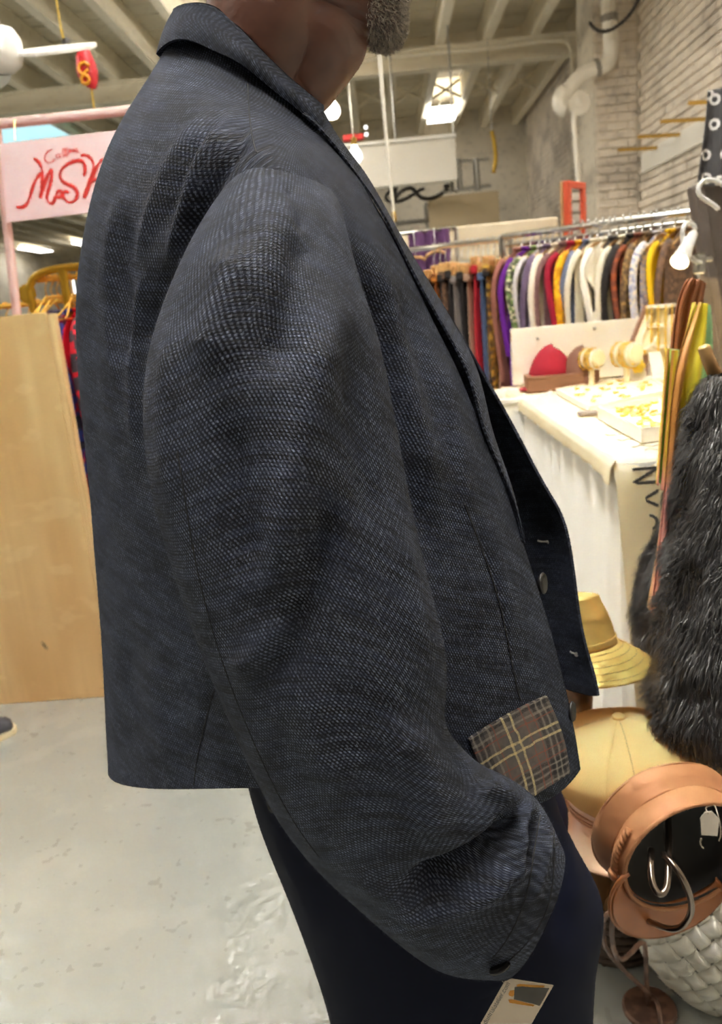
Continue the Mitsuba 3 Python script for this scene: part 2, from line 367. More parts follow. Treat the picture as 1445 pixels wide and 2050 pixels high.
# ---------------------------------------------------------------- jacket shell: rings from the near front edge round the back to the far front edge
YS = 0.84                                   # the man's middle plane
st_B = [(352, 46), (300, 150), (234, 258), (186, 385), (156, 545), (153, 690), (163, 830), (178, 975), (190, 1120), (202, 1270), (210, 1420), (216, 1532)]
st_MB = [(412, 72), (352, 180), (312, 320), (268, 450), (255, 600), (260, 740), (270, 880), (285, 1020), (300, 1160), (320, 1300), (340, 1440), (345, 1580)]
st_M = [(510, 132), (522, 240), (545, 360), (560, 490), (570, 640), (580, 790), (590, 930), (600, 1060), (610, 1190), (625, 1330), (645, 1450), (660, 1585)]
st_NM = [(590, 200), (632, 290), (672, 385), (722, 490), (770, 620), (812, 750), (848, 880), (880, 1000), (912, 1125), (945, 1270), (975, 1430), (990, 1625)]
st_N = [(652, 256), (700, 330), (742, 396), (790, 480), (848, 602), (914, 738), (966, 862), (1008, 968), (1046, 1082), (1090, 1220), (1128, 1360), (1162, 1540)]
st_F = [(630, 236), (672, 312), (722, 390), (797, 490), (884, 606), (956, 724), (1028, 850), (1092, 970), (1136, 1060), (1160, 1215), (1180, 1310), (1200, 1392)]
yM = [0.778, 0.695, 0.628, 0.632, 0.645, 0.645, 0.64, 0.64, 0.64, 0.64, 0.645, 0.65]
yN = [0.790, 0.770, 0.75, 0.745, 0.74, 0.735, 0.73, 0.73, 0.73, 0.73, 0.73, 0.73]
yF = [0.885, 0.90, 0.91, 0.91, 0.905, 0.90, 0.895, 0.89, 0.885, 0.88, 0.875, 0.87]
def ring_shell(S=420, K=520):
    n = len(yM); rows = []
    for i in range(n):
        B, MB, M, NM, N = U(*st_B[i], YS), U(*st_MB[i], YS - 0.62 * (YS - yM[i])), U(*st_M[i], yM[i]), U(*st_NM[i], yM[i] + 0.32 * (yN[i] - yM[i]) + 0.004), U(*st_N[i], yN[i])
        flip = lambda q: np.array([q[0], 2 * YS - q[1], q[2]])
        F = U(*st_F[i], yF[i])
        fNM = flip(NM); fM = flip(M); fMB = flip(MB)
        fNM = 0.5 * (fNM + F) + [-0.02, 0.045, 0]
        rows.append(smooth_path([N, NM, M, MB, B, fMB, fM, fNM, F], K))
    rows = np.array(rows)                                    # (n, K, 3)
    t = np.concatenate([[0], np.cumsum(np.linalg.norm(np.diff(rows[:, K // 4], axis=0), axis=1))])
    return CubicSpline(t, rows, axis=0)(np.linspace(0, t[-1], S))
SH = ring_shell()
tb = np.linspace(0, 1, SH.shape[0])
# the outline of the back as the photograph shows it: shift each ring so that its leftmost projected point meets the table
def fit_back(SHL):
    want = c1(st_B, 600)
    for _ in range(4):
        px = PX(SHL)
        for i in range(SHL.shape[0]):
            j = np.argmin(px[i, :, 0]); u, v = px[i, j]
            wu = np.interp(v, want[:, 1], want[:, 0]); du = wu - u
            s = np.exp(-((np.arange(SHL.shape[1]) - j) / (SHL.shape[1] * 0.14)) ** 2)
            SHL[i] += (s * du * SHL[i, j, 1] / F_PX)[:, None] * RIGHT
    return SHL
SH = fit_back(SH)
FOLDS_BODY = [
    ([(506, 222), (478, 285), (440, 340), (410, 395), (388, 450), (370, 530)], 16, -0.010), ([(482, 205), (446, 260), (405, 320), (380, 390), (355, 470), (330, 560)], 12, 0.0065),
    ([(455, 212), (415, 265), (375, 325), (345, 400), (318, 490)], 10, -0.0045), ([(430, 202), (390, 250), (350, 310), (318, 380), (290, 470), (272, 560)], 12, 0.005),
    ([(240, 360), (222, 470), (214, 570), (222, 690), (246, 790), (262, 850)], 10, 0.005), ([(228, 400), (206, 520), (200, 620), (208, 720)], 8, 0.0022), ([(216, 420), (212, 560), (214, 680)], 6, -0.0015),
    ([(262, 400), (246, 520), (250, 650), (262, 740)], 18, -0.007), ([(310, 480), (285, 580), (268, 690), (266, 800), (276, 960)], 12, 0.005),
    ([(350, 520), (318, 600), (292, 700)], 12, -0.005), ([(180, 520), (178, 700), (192, 880), (214, 1050)], 16, -0.005),
    ([(720, 420), (760, 560), (800, 720), (850, 900), (880, 1060)], 26, 0.008), ([(690, 470), (740, 640), (790, 820), (830, 1000), (880, 1180)], 26, -0.01),
    ([(850, 660), (905, 820), (930, 960), (950, 1100)], 22, 0.005), ([(790, 560), (850, 740), (890, 900)], 20, -0.005),
    ([(930, 1000), (975, 1120), (1005, 1230), (1035, 1400)], 5, -0.0018), ([(960, 990), (1000, 1130), (1040, 1290)], 18, 0.003),
    ([(430, 1350), (410, 1440), (392, 1530)], 8, -0.003), ([(300, 1300), (320, 1430), (345, 1560)], 26, 0.005), ([(250, 1250), (262, 1400), (280, 1540)], 20, -0.004),
]
UV_SH = arc_uv(SH).reshape(SH.shape[0], SH.shape[1], 2)
SH = press_folds(SH, FOLDS_BODY)
person = thing('person', 'man in a navy tweed jacket and navy trousers seen from his right side', 'person')
def cloth(name, P, bsdf, parent, thick=0.003, wrap=False, label=None, uv=None):
    m = sheet(P, thick, wrap); uv1 = arc_uv(P) if uv is None else uv
    return obj(name, m, bsdf, parent, smooth=True, uv=np.vstack([uv1, uv1]), label=label)
def orient(P, to):
    """rows reversed if needed so that the outer side looks towards the point"""
    m = grid_mesh(P); c = P[P.shape[0] // 2, P.shape[1] // 4]
    i = (P.shape[0] // 2) * P.shape[1] + P.shape[1] // 4
    return P if m.vertex_normals[i] @ (np.asarray(to) - c) > 0 else P[:, ::-1]
SH0 = SH; SH = orient(SH, EYE)
if SH is not SH0: UV_SH = UV_SH[:, ::-1]
jacket = cloth('jacket', SH, 'navy_tweed', person, uv=UV_SH.reshape(-1, 2), label='navy and grey tweed jacket with plaid patch pocket')

# draping on the near side of the shell: pixel -> depth
_pv = SH.reshape(-1, 3); _n = np.array(grid_mesh(SH).vertex_normals)
_fac = np.einsum('ij,ij->i', _n, EYE - _pv) > 0.02 * np.linalg.norm(EYE - _pv, axis=1)
_fac &= _pv[:, 1] < YS + 0.02
_sel = np.flatnonzero(_fac)[::5]
_li = LinearNDInterpolator(PX(_pv[_sel]), _pv[_sel, 1]); _ne = NearestNDInterpolator(PX(_pv[_sel]), _pv[_sel, 1])
def drape(uv, off=0.0):
    uv = np.asarray(uv, float); yy = _li(uv); bad = np.isnan(yy)
    if bad.any(): yy[bad] = _ne(uv[bad])
    return np.array([U(a, b, c - off) for (a, b), c in zip(uv, yy)])
def seam(line, parent, r=0.0007, off=0.0004, n=60, bsdf='seam_shadow_thread'):
    q = smooth_path(np.c_[line, np.zeros(len(line))], n)[:, :2]
    return obj('seam', tube(drape(q, off), r, 6), bsdf, parent)
seam([(930, 1010), (968, 1110), (1000, 1210), (1025, 1330), (1042, 1402)], jacket, 0.0008)
seam([(496, 168), (498, 215), (503, 262), (513, 305)], jacket, 0.0006)
seam([(432, 1372), (415, 1430), (398, 1500), (388, 1572)], jacket, 0.0006)

# ---------------------------------------------------------------- near sleeve
sl = [  # L (back edge), R (front edge), M (line of the side nearest to the camera), y of the axis, y of the near side
    ((548, 272), (640, 345), (590, 310), .715, .680), ((492, 322), (668, 382), (566, 352), .680, .625), ((430, 400), (690, 440), (552, 425), .655, .580), ((372, 500), (714, 540), (542, 520), .640, .552),
    ((318, 630), (748, 645), (535, 640), .630, .535), ((291, 745), (775, 755), (533, 750), .622, .525), ((287, 860), (798, 880), (540, 870), .616, .520), ((301, 975), (821, 1000), (556, 990), .612, .515),
    ((330, 1090), (845, 1110), (580, 1105), .609, .512), ((368, 1210), (869, 1205), (610, 1215), .607, .510), ((414, 1335), (889, 1290), (648, 1325), .606, .508), ((462, 1450), (893, 1372), (682, 1430), .606, .508),
    ((512, 1560), (890, 1440), (716, 1525), .607, .510), ((566, 1656), (922, 1492), (758, 1605), .609, .514), ((632, 1738), (966, 1532), (806, 1672), .612, .520), ((700, 1803), (1010, 1556), (858, 1730), .615, .526),
    ((772, 1868), (1048, 1578), (918, 1785), .618, .535), ((848, 1926), (1080, 1606), (980, 1832), .621, .545), ((918, 1950), (1102, 1645), (1036, 1858), .624, .555), ((992, 1958), (1118, 1688), (1090, 1862), .626, .566)]
def sleeve_grid(S=460, K=420):
    rows = []
    th = np.linspace(0, 2 * np.pi, K, endpoint=False)
    for L, R, M, yc, yn in sl:
        Lw, Rw, Mw = U(*L, yc), U(*R, yc), U(*M, yn)
        C = (Lw + Rw) / 2; a = (Rw - Lw) / 2; near = Mw - C; far = -near * np.array([0.6, 0.85, 0.6])
        s, c = np.sin(th), np.cos(th)
        c = np.sign(c) * np.abs(c) ** 0.92; s2 = np.sign(s) * np.abs(s) ** 0.92
        rows.append(C + c[:, None] * a + np.where(s2[:, None] > 0, s2[:, None] * near, -s2[:, None] * far))
    rows = np.array(rows)
    t = np.arange(len(rows)); return CubicSpline(t, rows, axis=0)(np.linspace(0, len(rows) - 1, S))
SL = sleeve_grid()
def fit_sleeve(G):
    """meet the two outlines: bring each ring's projected extremes along its chord to the tabled points"""
    tt = np.linspace(0, len(sl) - 1, G.shape[0]); t = np.arange(len(sl))
    Lp = CubicSpline(t, [s[0] for s in sl])(tt); Rp = CubicSpline(t, [s[1] for s in sl])(tt)
    for _ in range(3):
        px = PX(G)
        for i in range(G.shape[0]):
            d = Rp[i] - Lp[i]; w = np.linalg.norm(d); d = d / w
            q = (px[i] - Lp[i]) @ d; lo, hi = q.min(), q.max()
            new = (q - lo) / (hi - lo) * w
            G[i] += ((new - q) * G[i, :, 1] / F_PX)[:, None] * (RIGHT * d[0] - UPV * d[1])
    return G
SL = fit_sleeve(SL)
FOLDS_SLEEVE = [
    ([(650, 400), (610, 480), (585, 580), (556, 690), (540, 780)], 46, -0.014), ([(470, 470), (462, 560), (440, 650), (420, 760)], 44, 0.010), ([(565, 360), (600, 400), (612, 455)], 16, -0.005),
    ([(640, 560), (650, 700), (620, 830), (590, 960), (560, 1100), (530, 1230)], 46, 0.012), ([(700, 620), (720, 800), (740, 950), (740, 1100)], 46, -0.009), ([(480, 800), (470, 950), (500, 1090), (520, 1180)], 40, -0.010),
    ([(360, 620), (330, 760), (330, 900), (360, 1050)], 22, 0.004), ([(680, 980), (640, 1130), (590, 1260), (540, 1330), (490, 1370)], 38, -0.011), ([(590, 1230), (540, 1290), (490, 1330), (455, 1350)], 30, 0.009),
    ([(800, 1060), (830, 1190), (850, 1300)], 26, 0.004), ([(620, 1330), (640, 1480), (700, 1600)], 40, 0.006), ([(540, 1430), (600, 1570), (680, 1680)], 26, -0.004),
    ([(780, 1420), (830, 1520), (860, 1620), (830, 1700)], 44, 0.012), ([(870, 1440), (905, 1500), (935, 1560), (930, 1620)], 16, -0.004),
    ([(1062, 1580), (1040, 1640), (1000, 1690), (930, 1735), (850, 1765), (775, 1785)], 24, -0.026), ([(945, 1520), (1000, 1555), (1050, 1575), (1075, 1600)], 14, -0.010), ([(955, 1570), (1000, 1590), (1032, 1612)], 16, 0.009),
    ([(740, 1835), (830, 1830), (920, 1805), (1000, 1765), (1040, 1720), (1060, 1660)], 22, 0.012), ([(1085, 1612), (1076, 1668), (1062, 1712), (1040, 1742)], 10, -0.012), ([(1066, 1596), (1052, 1655), (1038, 1705)], 10, 0.010),
    ([(1098, 1640), (1095, 1700), (1080, 1760), (1050, 1820)], 9, 0.004), ([(660, 1760), (740, 1825), (810, 1858), (880, 1862)], 12, -0.008), ([(700, 1745), (780, 1790), (850, 1800)], 20, 0.006),
    ([(520, 1560), (590, 1670), (680, 1770)], 6, -0.002), ([(1000, 1700), (1020, 1750), (1000, 1800)], 14, -0.005),
]
SL = np.concatenate([SL, SL[:, :1]], 1)
if np.array(grid_mesh(SL).vertex_normals)[(SL.shape[0] // 2) * SL.shape[1] + SL.shape[1] // 4] @ (EYE - SL[SL.shape[0] // 2, SL.shape[1] // 4]) < 0: SL = SL[:, ::-1]
UV_SL = arc_uv(SL)
SL = press_folds(SL, FOLDS_SLEEVE)
SL[:, -1] = SL[:, 0]
sleeve = cloth('sleeve', SL, 'navy_tweed', jacket, uv=UV_SL)
_sv = SL.reshape(-1, 3); _n2 = np.array(grid_mesh(SL).vertex_normals)
_sel2 = np.flatnonzero(np.einsum('ij,ij->i', _n2, EYE - _sv) > 0)[::5]
_li2 = LinearNDInterpolator(PX(_sv[_sel2]), _sv[_sel2, 1])
def drape_sleeve(uv, off=0.0):
    uv = np.asarray(uv, float); return np.array([U(a, b, c - off) for (a, b), c in zip(uv, np.nan_to_num(_li2(uv), nan=0.6))])
# far sleeve, mirrored in the man's middle plane (hidden behind him)
for ln_ in ([(355, 905), (372, 1010), (397, 1150), (447, 1330), (498, 1462), (557, 1590), (640, 1716)], [(1082, 1632), (1068, 1712), (1052, 1795), (1022, 1868), (985, 1918)], [(1108, 1660), (1108, 1740), (1096, 1815), (1064, 1876), (1010, 1930)]):
    obj('seam', tube(drape_sleeve(smooth_path(np.c_[ln_, np.zeros(len(ln_))], 80)[:, :2], .0002), .0006, 6), 'seam_shadow_thread', sleeve.rsplit('__', 1)[0])
far = SL[::6, ::8].copy(); far[..., 1] = 2 * YS - far[..., 1]
cloth('sleeve', far[:, ::-1], 'navy_tweed', jacket)
# ---------------------------------------------------------------- collar and lapels
def strip(A, yA, B, yB, n=120, k=40, bow=0.006):
    """a cloth strip between two pixel curves that lie at the given distances, bowed towards the viewer"""
    A = np.array([U(u, v, y) for (u, v), y in zip(A, yA)]); B = np.array([U(u, v, y) for (u, v), y in zip(B, yB)])
    A, B = smooth_path(A, n), smooth_path(B, n)
    t = np.linspace(0, 1, k)[None, :, None]
    P = A[:, None] * (1 - t) + B[:, None] * t
    return P - np.array([0, 1, 0]) * (bow * np.sin(np.pi * t))
colE1 = [(352, 22), (378, 13), (424, 18), (466, 50), (512, 96), (562, 146), (606, 184), (646, 217)]          # fold of the collar
colE2 = [(317, 110), (342, 87), (378, 82), (428, 102), (482, 128), (538, 172), (594, 216), (646, 266)]       # its outer edge
yE1 = [0.85, 0.80, 0.775, 0.765, 0.762, 0.765, 0.772, 0.782]; yE2_max = np.array([0.84, 0.80, 0.785, 0.775, 0.765, 0.765, 0.765, 0.765])
dE2 = drape(np.array(colE2, float))[:, 1]; yE2 = np.minimum(dE2 - .007, yE2_max); yE1 = np.maximum(np.array(yE1), yE2 + .012); yE1[0] = .842; yE2[0] = .839
near = strip(colE1, yE1, colE2, yE2, 160, 36, 0.006)
farc = near[1:].copy(); farc[..., 1] = 2 * YS + 0.006 - farc[..., 1]
band = np.concatenate([farc[::-1], near], 0)                                                                  # right round the neck
# the stand inside the collar
stand = band[:, 0].copy(); low = stand.copy(); cen = U(500, 130, YS); low = low + (cen - low) * np.array([0.10, 0.10, 0.0]) + np.array([0, 0, -0.045])
inner = np.stack([low, low * 0.5 + stand * 0.5 + [0, 0, 0.004], stand], 1)
band = np.concatenate([inner[:, :-1], band], 1)
# dense across
tq = np.linspace(0, 1, band.shape[1]); band = CubicSpline(tq, band, axis=1)(np.linspace(0, 1, 70))
band = orient(band, EYE)
cloth('collar', band, 'navy_tweed', jacket, 0.0022)
lapE1 = [(640, 206), (694, 296), (735, 352), (800, 466), (864, 572), (930, 684), (962, 760), (984, 852), (1008, 925), (1031, 995), (1048, 1086)]
lapE2 = [(604, 228), (655, 272), (708, 340), (762, 418), (840, 566), (910, 690), (944, 765), (968, 850), (996, 925), (1024, 995), (1046, 1086)]
yl1 = [0.785, 0.785, 0.782, 0.778, 0.772, 0.765, 0.757, 0.75, 0.744, 0.738, 0.731]; yl2 = [0.742, 0.738, 0.733, 0.729, 0.724, 0.722, 0.722, 0.722, 0.724, 0.728, 0.729]
dl2 = drape(np.array(lapE2, float))[:, 1]; yl2 = np.clip(dl2 - .005, .70, .76); yl2[-2:] = [.727, .7295]
lap = strip(lapE1, yl1, lapE2, yl2, 240, 30, 0.004)
cloth('lapel', orient(lap, EYE), 'navy_tweed', jacket, 0.0022)
flap = lap.copy(); flap[..., 1] = 2 * YS - flap[..., 1] + 0.03; flap[..., 0] -= 0.012
cloth('lapel', flap[::4, ::3], 'navy_tweed', jacket, 0.0022)

# ---------------------------------------------------------------- plaid pocket, buttons, buttonholes
c00, c10, c11, c01 = map(np.array, ((936, 1480), (1096, 1391), (1143, 1549), (1066, 1602)))
c01 = np.array((1000, 1640))
a, b = np.meshgrid(np.linspace(0, 1, 70), np.linspace(0, 1, 70))
q = ((1 - a) * (1 - b))[..., None] * c00 + (a * (1 - b))[..., None] * c10 + (a * b)[..., None] * c11 + ((1 - a) * b)[..., None] * c01
q[..., 0] += 9 * np.sin(np.pi * b) * a; q[..., 1] += -5 * np.sin(np.pi * a) * (1 - b)
pk = drape(q.reshape(-1, 2), 0.0042).reshape(70, 70, 3)
from scipy.ndimage import gaussian_filter
pk = np.stack([gaussian_filter(pk[..., k], 2.0, mode='nearest') for k in range(3)], -1)
pkuv = np.stack([(a - 0.47) * 0.085 + 0.26 * 0.066, (b - 0.38) * 0.080 + 0.26 * 0.066], -1).reshape(-1, 2)
pk2 = pk if np.array(grid_mesh(pk).vertex_normals)[35 * 70 + 35] @ (EYE - pk[35, 35]) > 0 else None
if pk2 is None:
    pk = pk[:, ::-1]; pkuv = pkuv.reshape(70, 70, 2)[:, ::-1].reshape(-1, 2)
pocket = cloth('pocket', pk, 'plaid_wool', jacket, 0.003, label='brown plaid patch pocket with cream stripes', uv=pkuv)
q2 = np.array([(940, 1479), (1018, 1435), (1093, 1393), (1108, 1440), (1122, 1488), (1138, 1546)], float)
def button(c, n, r, parent, label=None, bsdf='dark_button'):
    R = frame_of(n)
    m = lathe([(0.0001, -r * 0.22), (r * 0.8, -r * 0.22), (r, 0), (r, r * 0.1), (r * 0.9, r * 0.2), (r * 0.68, r * 0.15), (r * 0.55, r * 0.06), (0.0001, r * 0.05)], 28, c, R)
    return obj('button', m, bsdf, parent, smooth=35, label=label)
button(U(1086, 1168, 0.745), [0.9, -0.45, 0.1], 0.0105, jacket, 'dark button on the front edge')
button(U(1145, 1424, 0.735), [0.9, -0.40, 0.1], 0.0100, jacket, 'dark button above the hem')
cn = drape_sleeve([(1000, 1938)], 0.006)[0]
button(cn, [0.35, -0.45, -0.82], 0.0098, sleeve, 'dark cuff button')
button(U(543, 1612, 0.628), [-0.75, -0.6, 0.1], 0.007, sleeve, 'dark button behind the sleeve')
def shell_inner(u, v):
    """the inner face of the far front panel under a pixel"""
    px = PX(SH); F = SH[:, :]; d = np.hypot(px[..., 0] - u, px[..., 1] - v) + np.where(F[..., 1] > YS - 0.005, 0, 1e5)
    i = np.unravel_index(np.argmin(d), d.shape); return SH[i][1]
for (u0, v0), (u1, v1) in (((1076, 1082), (1100, 1085)), ((1141, 1304), (1154, 1310))):
    ya = shell_inner((u0 + u1) / 2, (v0 + v1) / 2) - 0.010
    A, B = U(u0, v0, ya), U(u1, v1, ya)
    stitch = tube(smooth_path([A, A * 0.6 + B * 0.4 - [0, 0, .0007], A * .25 + B * .75, B], 14), np.r_[np.full(9, .0012), np.linspace(.0014, .0022, 5)], 8)
    eye = trimesh.creation.torus(0.0020, 0.0011, major_sections=18, minor_sections=8); eye.vertices = eye.vertices @ frame_of([0, -1, 0.1]).T + B
    obj('buttonhole', join(stitch, eye), 'buttonhole_thread', jacket, smooth=True, label='white stitched keyhole buttonhole')

# ---------------------------------------------------------------- trousers (near leg as outlined, far leg its mirror image)
tr = [((470, 1450), (1080, 1500)), ((497, 1560), (1112, 1585)), ((524, 1650), (1140, 1668)), ((562, 1745), (1182, 1745)), ((602, 1850), (1207, 1815)), ((640, 1960), (1194, 1905)), ((664, 2050), (1186, 2000)), ((690, 2150), (1176, 2110))]
rows = []
th = np.linspace(0, 2 * np.pi, 241)
for i, (L, R) in enumerate(tr):
    a, b = U(*L, 0.755), U(*R, 0.755); C = (a + b) / 2
    rows.append(C + np.cos(th)[:, None] * (b - a) / 2 + np.sin(th)[:, None] * np.array([0, -0.098, -0.004]))
C0 = rows[-1].mean(0); w0 = np.linalg.norm(rows[-1][0] - rows[-1][120]) / 2
for z, w, x in ((rows[-1][:, 2].mean() - .10, w0 * .93, 0.005), (rows[-1][:, 2].mean() - .22, w0 * .84, 0.01), (0.12, 0.115, 0.03), (0.04, 0.112, 0.03)):
    rows.append(np.array([C0[0] + x, 0.76, z]) + np.cos(th)[:, None] * np.array([w, 0, 0]) + np.sin(th)[:, None] * np.array([0, -0.094, 0]))
rows = np.array(rows); tt = np.arange(len(rows))
TR = CubicSpline(tt, rows, axis=0)(np.linspace(0, len(rows) - 1, 260))
tq = np.linspace(0, len(rows) - 1, 260); Lq = CubicSpline(np.arange(8), [t[0] for t in tr]); Rq = CubicSpline(np.arange(8), [t[1] for t in tr])
for _ in range(3):
    for i in np.flatnonzero(tq <= 7):
        px = PX(TR[i]); l, r = Lq(tq[i]), Rq(tq[i]); d = r - l; w = np.linalg.norm(d); d /= w
        s = (px - l) @ d; new = (s - s.min()) / (s.max() - s.min()) * w
        TR[i] += ((new - s) * TR[i, :, 1] / F_PX)[:, None] * (RIGHT * d[0] - UPV * d[1])
if np.array(grid_mesh(TR).vertex_normals)[60 * 241 + 60] @ (EYE - TR[60, 60]) < 0: TR = TR[:, ::-1]
TR = press_folds(TR, [([(1120, 1620), (1140, 1720), (1150, 1850)], 22, 0.006), ([(1090, 1640), (1105, 1760), (1120, 1900)], 22, -0.006), ([(540, 1620), (590, 1760), (650, 1900)], 30, 0.004), ([(1000, 1980), (1010, 2040)], 30, -0.004)])
TR[:, -1] = TR[:, 0]
def mirror(P, dy=0.0):
    Q = P.copy(); Q[..., 1] = 2 * YS - Q[..., 1] + dy; return Q[:, ::-1]
TF = mirror(TR[:, ::2])
tm = join(grid_mesh(TR), grid_mesh(TF))
trousers = obj('trousers', tm, 'navy_trouser_cloth', person, smooth=True, label='plain dark navy trousers')

# ---------------------------------------------------------------- body: one continuous surface under the clothes
def ball(c, r, n=28):
    return m3.Manifold.sphere(r, n).translate(list(map(float, c)))
def bone(*cr):
    return m3.Manifold.batch_hull([ball(c, r) for c, r in cr])
FX = np.array([1.0, 0, 0])
chin = U(797, 50, YS); 
def hd(x, y, z): return np.array([chin[0] + x, YS + y, chin[2] + z])
bones = [bone((hd(-.105, 0, .165), .088), (hd(-.06, 0, .155), .078), (hd(-.055, 0, .10), .068)),              # skull
         bone((hd(-.112, -.045, .045), .020), (hd(-.112, .045, .045), .020), (hd(-.012, -.016, .002), .017), (hd(-.012, .016, .002), .017), (hd(-.04, 0, .06), .05), (hd(-.10, -.045, .09), .025), (hd(-.10, .045, .09), .025)),   # jaw
         bone((hd(-.022, 0, .055), .030), (hd(-.03, 0, .09), .042)),
         bone((hd(.012, 0, .108), .008), (hd(.026, 0, .070), .0125), (hd(.004, 0, .066), .018)), bone((hd(.012, -.012, .066), .009), (hd(.012, .012, .066), .009)),  # nose
         bone((hd(.006, -.014, .042), .007), (hd(.012, 0, .043), .008), (hd(.006, .014, .042), .007)), bone((hd(.005, -.012, .031), .007), (hd(.010, 0, .031), .008), (hd(.005, .012, .031), .007)),  # lips
         bone((hd(.002, -.035, .122), .010), (hd(.008, 0, .120), .012), (hd(.002, .035, .122), .010)),          # brow
         bone((U(505, 190, YS), .048), (U(545, 50, YS), .062), (hd(-.095, 0, .10), .062)), bone((U(600, 160, YS), .036), (U(640, 70, YS), .046)),   # neck
         ]
for s in (-1, 1):
    bones.append(bone((hd(-.092, s * .078, .085), .010), (hd(-.098, s * .084, .115), .013), (hd(-.086, s * .080, .10), .008)))   # ears
    bones.append(bone((hd(-.03, s * .042, .075), .026), (hd(-.06, s * .05, .09), .026)))      # cheeks
nb, sh_z = U(500, 240, YS), U(520, 330, YS)
hip = (TR[20].mean(0) * [1, 0, 1] + [0, YS, 0])
chestc = U(500, 620, YS)
bones += [bone((nb, .055), (U(480, 400, YS) + [0, -.09, 0], .05), (U(480, 400, YS) + [0, .09, 0], .05)),
          bone((U(480, 400, YS) + [0, -.09, 0], .05), (U(480, 400, YS) + [0, .09, 0], .05), (chestc + [0.02, -.07, 0], .095), (chestc + [0.02, .07, 0], .095)),
          bone((chestc + [0.02, -.07, 0], .095), (chestc + [0.02, .07, 0], .095), (U(560, 1000, YS) + [0, -.06, 0], .10), (U(560, 1000, YS) + [0, .06, 0], .10)),
          bone((U(560, 1000, YS) + [0, -.06, 0], .10), (U(560, 1000, YS) + [0, .06, 0], .10), (hip + [0, -.06, .0], .09), (hip + [0, .06, .0], .09))]
for s in (-1, 1):
    yy = lambda y: YS + s * (YS - y)
    S_, E_, W_ = U(560, 430, .69), U(640, 1290, .607), U(850, 1570, .66)
    for P_ in (S_, E_, W_): P_[1] = yy(P_[1])
    bones += [bone((U(480, 400, YS) + [0, s * .08, 0], .05), (S_, .04)), bone((S_, .042), (E_, .036)), bone((E_, .036), (W_, .026))]
    d = np.array([.40, s * .75, -.50]); d /= np.linalg.norm(d); palm = W_ + d * .075 + [0, -s * .015, -.02]
    bones.append(bone((W_, .024), (palm + [0, 0, .03], .012), (palm + [0, 0, -.03], .012)))
    for i, (o, ln) in enumerate(((.033, .075), (.012, .085), (-.011, .08), (-.033, .062))):
        a0 = palm + [0, 0, o]; a1 = a0 + d * ln * .5 + [0, -s * .004, -.004]; a2 = a1 + d * ln * .3 + [0, -s * .012, -.014]
        bones += [bone((a0 - d * .02, .0095), (a1, .0088)), bone((a1, .0088), (a2, .0078))]
    t0 = W_ + d * .03 + [0, 0, .022]; t1 = t0 + d * .03 + [0, -s * .012, .024]
    bones += [bone((t0, .012), (t1, .010)), bone((t1, .010), (t1 + d * .03, .0085))]
    ank = np.array([TR[-1].mean(0)[0] - 0.02, YS + s * .08, 0.075]); kn = np.array([TR[150].mean(0)[0], YS + s * .085, 0.46])
    bones += [bone((hip + [0, s * .06, -.02], .085), (kn, .055)), bone((kn, .055), (ank, .036)), bone((ank, .035), (ank + [.04, 0, -.03], .03), (ank + [.15, 0, -.045], .022), (ank + [-.04, 0, -.04], .025))]
body = m3.Manifold.batch_boolean(bones, m3.OpType.Add).refine_to_length(0.011)
bm = body.to_mesh(); bm = trimesh.Trimesh(bm.vert_properties[:, :3], bm.tri_verts, process=True)
bm = trimesh.smoothing.filter_taubin(bm, iterations=14)
obj('body', bm, 'dark_brown_skin', person, smooth=True)
# beard: short curled hairs along the jaw and chin
bv, bn = np.array(bm.vertices), np.array(bm.vertex_normals)
rel = bv - [chin[0], YS, chin[2]]
sel = np.flatnonzero((rel[:, 0] > -.030) & (rel[:, 2] < .055 + .25 * np.minimum(rel[:, 0] + .03, 0)) & (rel[:, 2] > -.05) & (bn @ [0.7, 0, -0.15] > -0.2) & ~((rel[:, 0] > 0.0) & (np.abs(rel[:, 2] - .037) < .012) & (np.abs(rel[:, 1]) < .02)) & (rel[:, 2] - rel[:, 0] * .45 > -0.012) )
tri = np.array(bm.faces); tsel = tri[np.isin(tri, sel).all(1)]
rg = np.random.default_rng(3)
area = np.linalg.norm(np.cross(bv[tsel[:, 1]] - bv[tsel[:, 0]], bv[tsel[:, 2]] - bv[tsel[:, 0]]), axis=1)
pick = tsel[rg.choice(len(tsel), 15000, p=area / area.sum())]
w = rg.dirichlet([1, 1, 1], len(pick))
P0 = np.einsum('nk,nkj->nj', w, bv[pick]); N0 = np.einsum('nk,nkj->nj', w, bn[pick])
dirn = N0 * 0.8 + np.array([0.35, 0, -0.75]) + rg.normal(0, .38, (len(P0), 3)); dirn /= np.linalg.norm(dirn, axis=1, keepdims=True)
L_ = rg.uniform(.003, .007, len(P0)); side = np.cross(dirn, rg.normal(0, 1, (len(P0), 3))); side /= np.linalg.norm(side, axis=1, keepdims=True); side *= .00022
curl = rg.normal(0, .0012, (len(P0), 3))
A_, B_ = P0 - side - N0 * .001, P0 + side - N0 * .001; mid = P0 + dirn * (L_ * .55)[:, None] + curl; tip = P0 + dirn * L_[:, None] + curl * 0.4
V_ = np.stack([A_, B_, mid - side * .8, mid + side * .8, tip], 1).reshape(-1, 3); k5 = np.arange(len(P0))[:, None] * 5
F_ = np.concatenate([k5 + [[0, 1, 3]], k5 + [[0, 3, 2]], k5 + [[2, 3, 4]]])
obj('beard', trimesh.Trimesh(V_, F_, process=False), 'grey_beard_hair', person, uv=np.repeat(np.c_[np.arange(len(P0)), np.zeros(len(P0))], 5, 0).astype(float), label='short greying beard', kind='stuff', smooth=True)
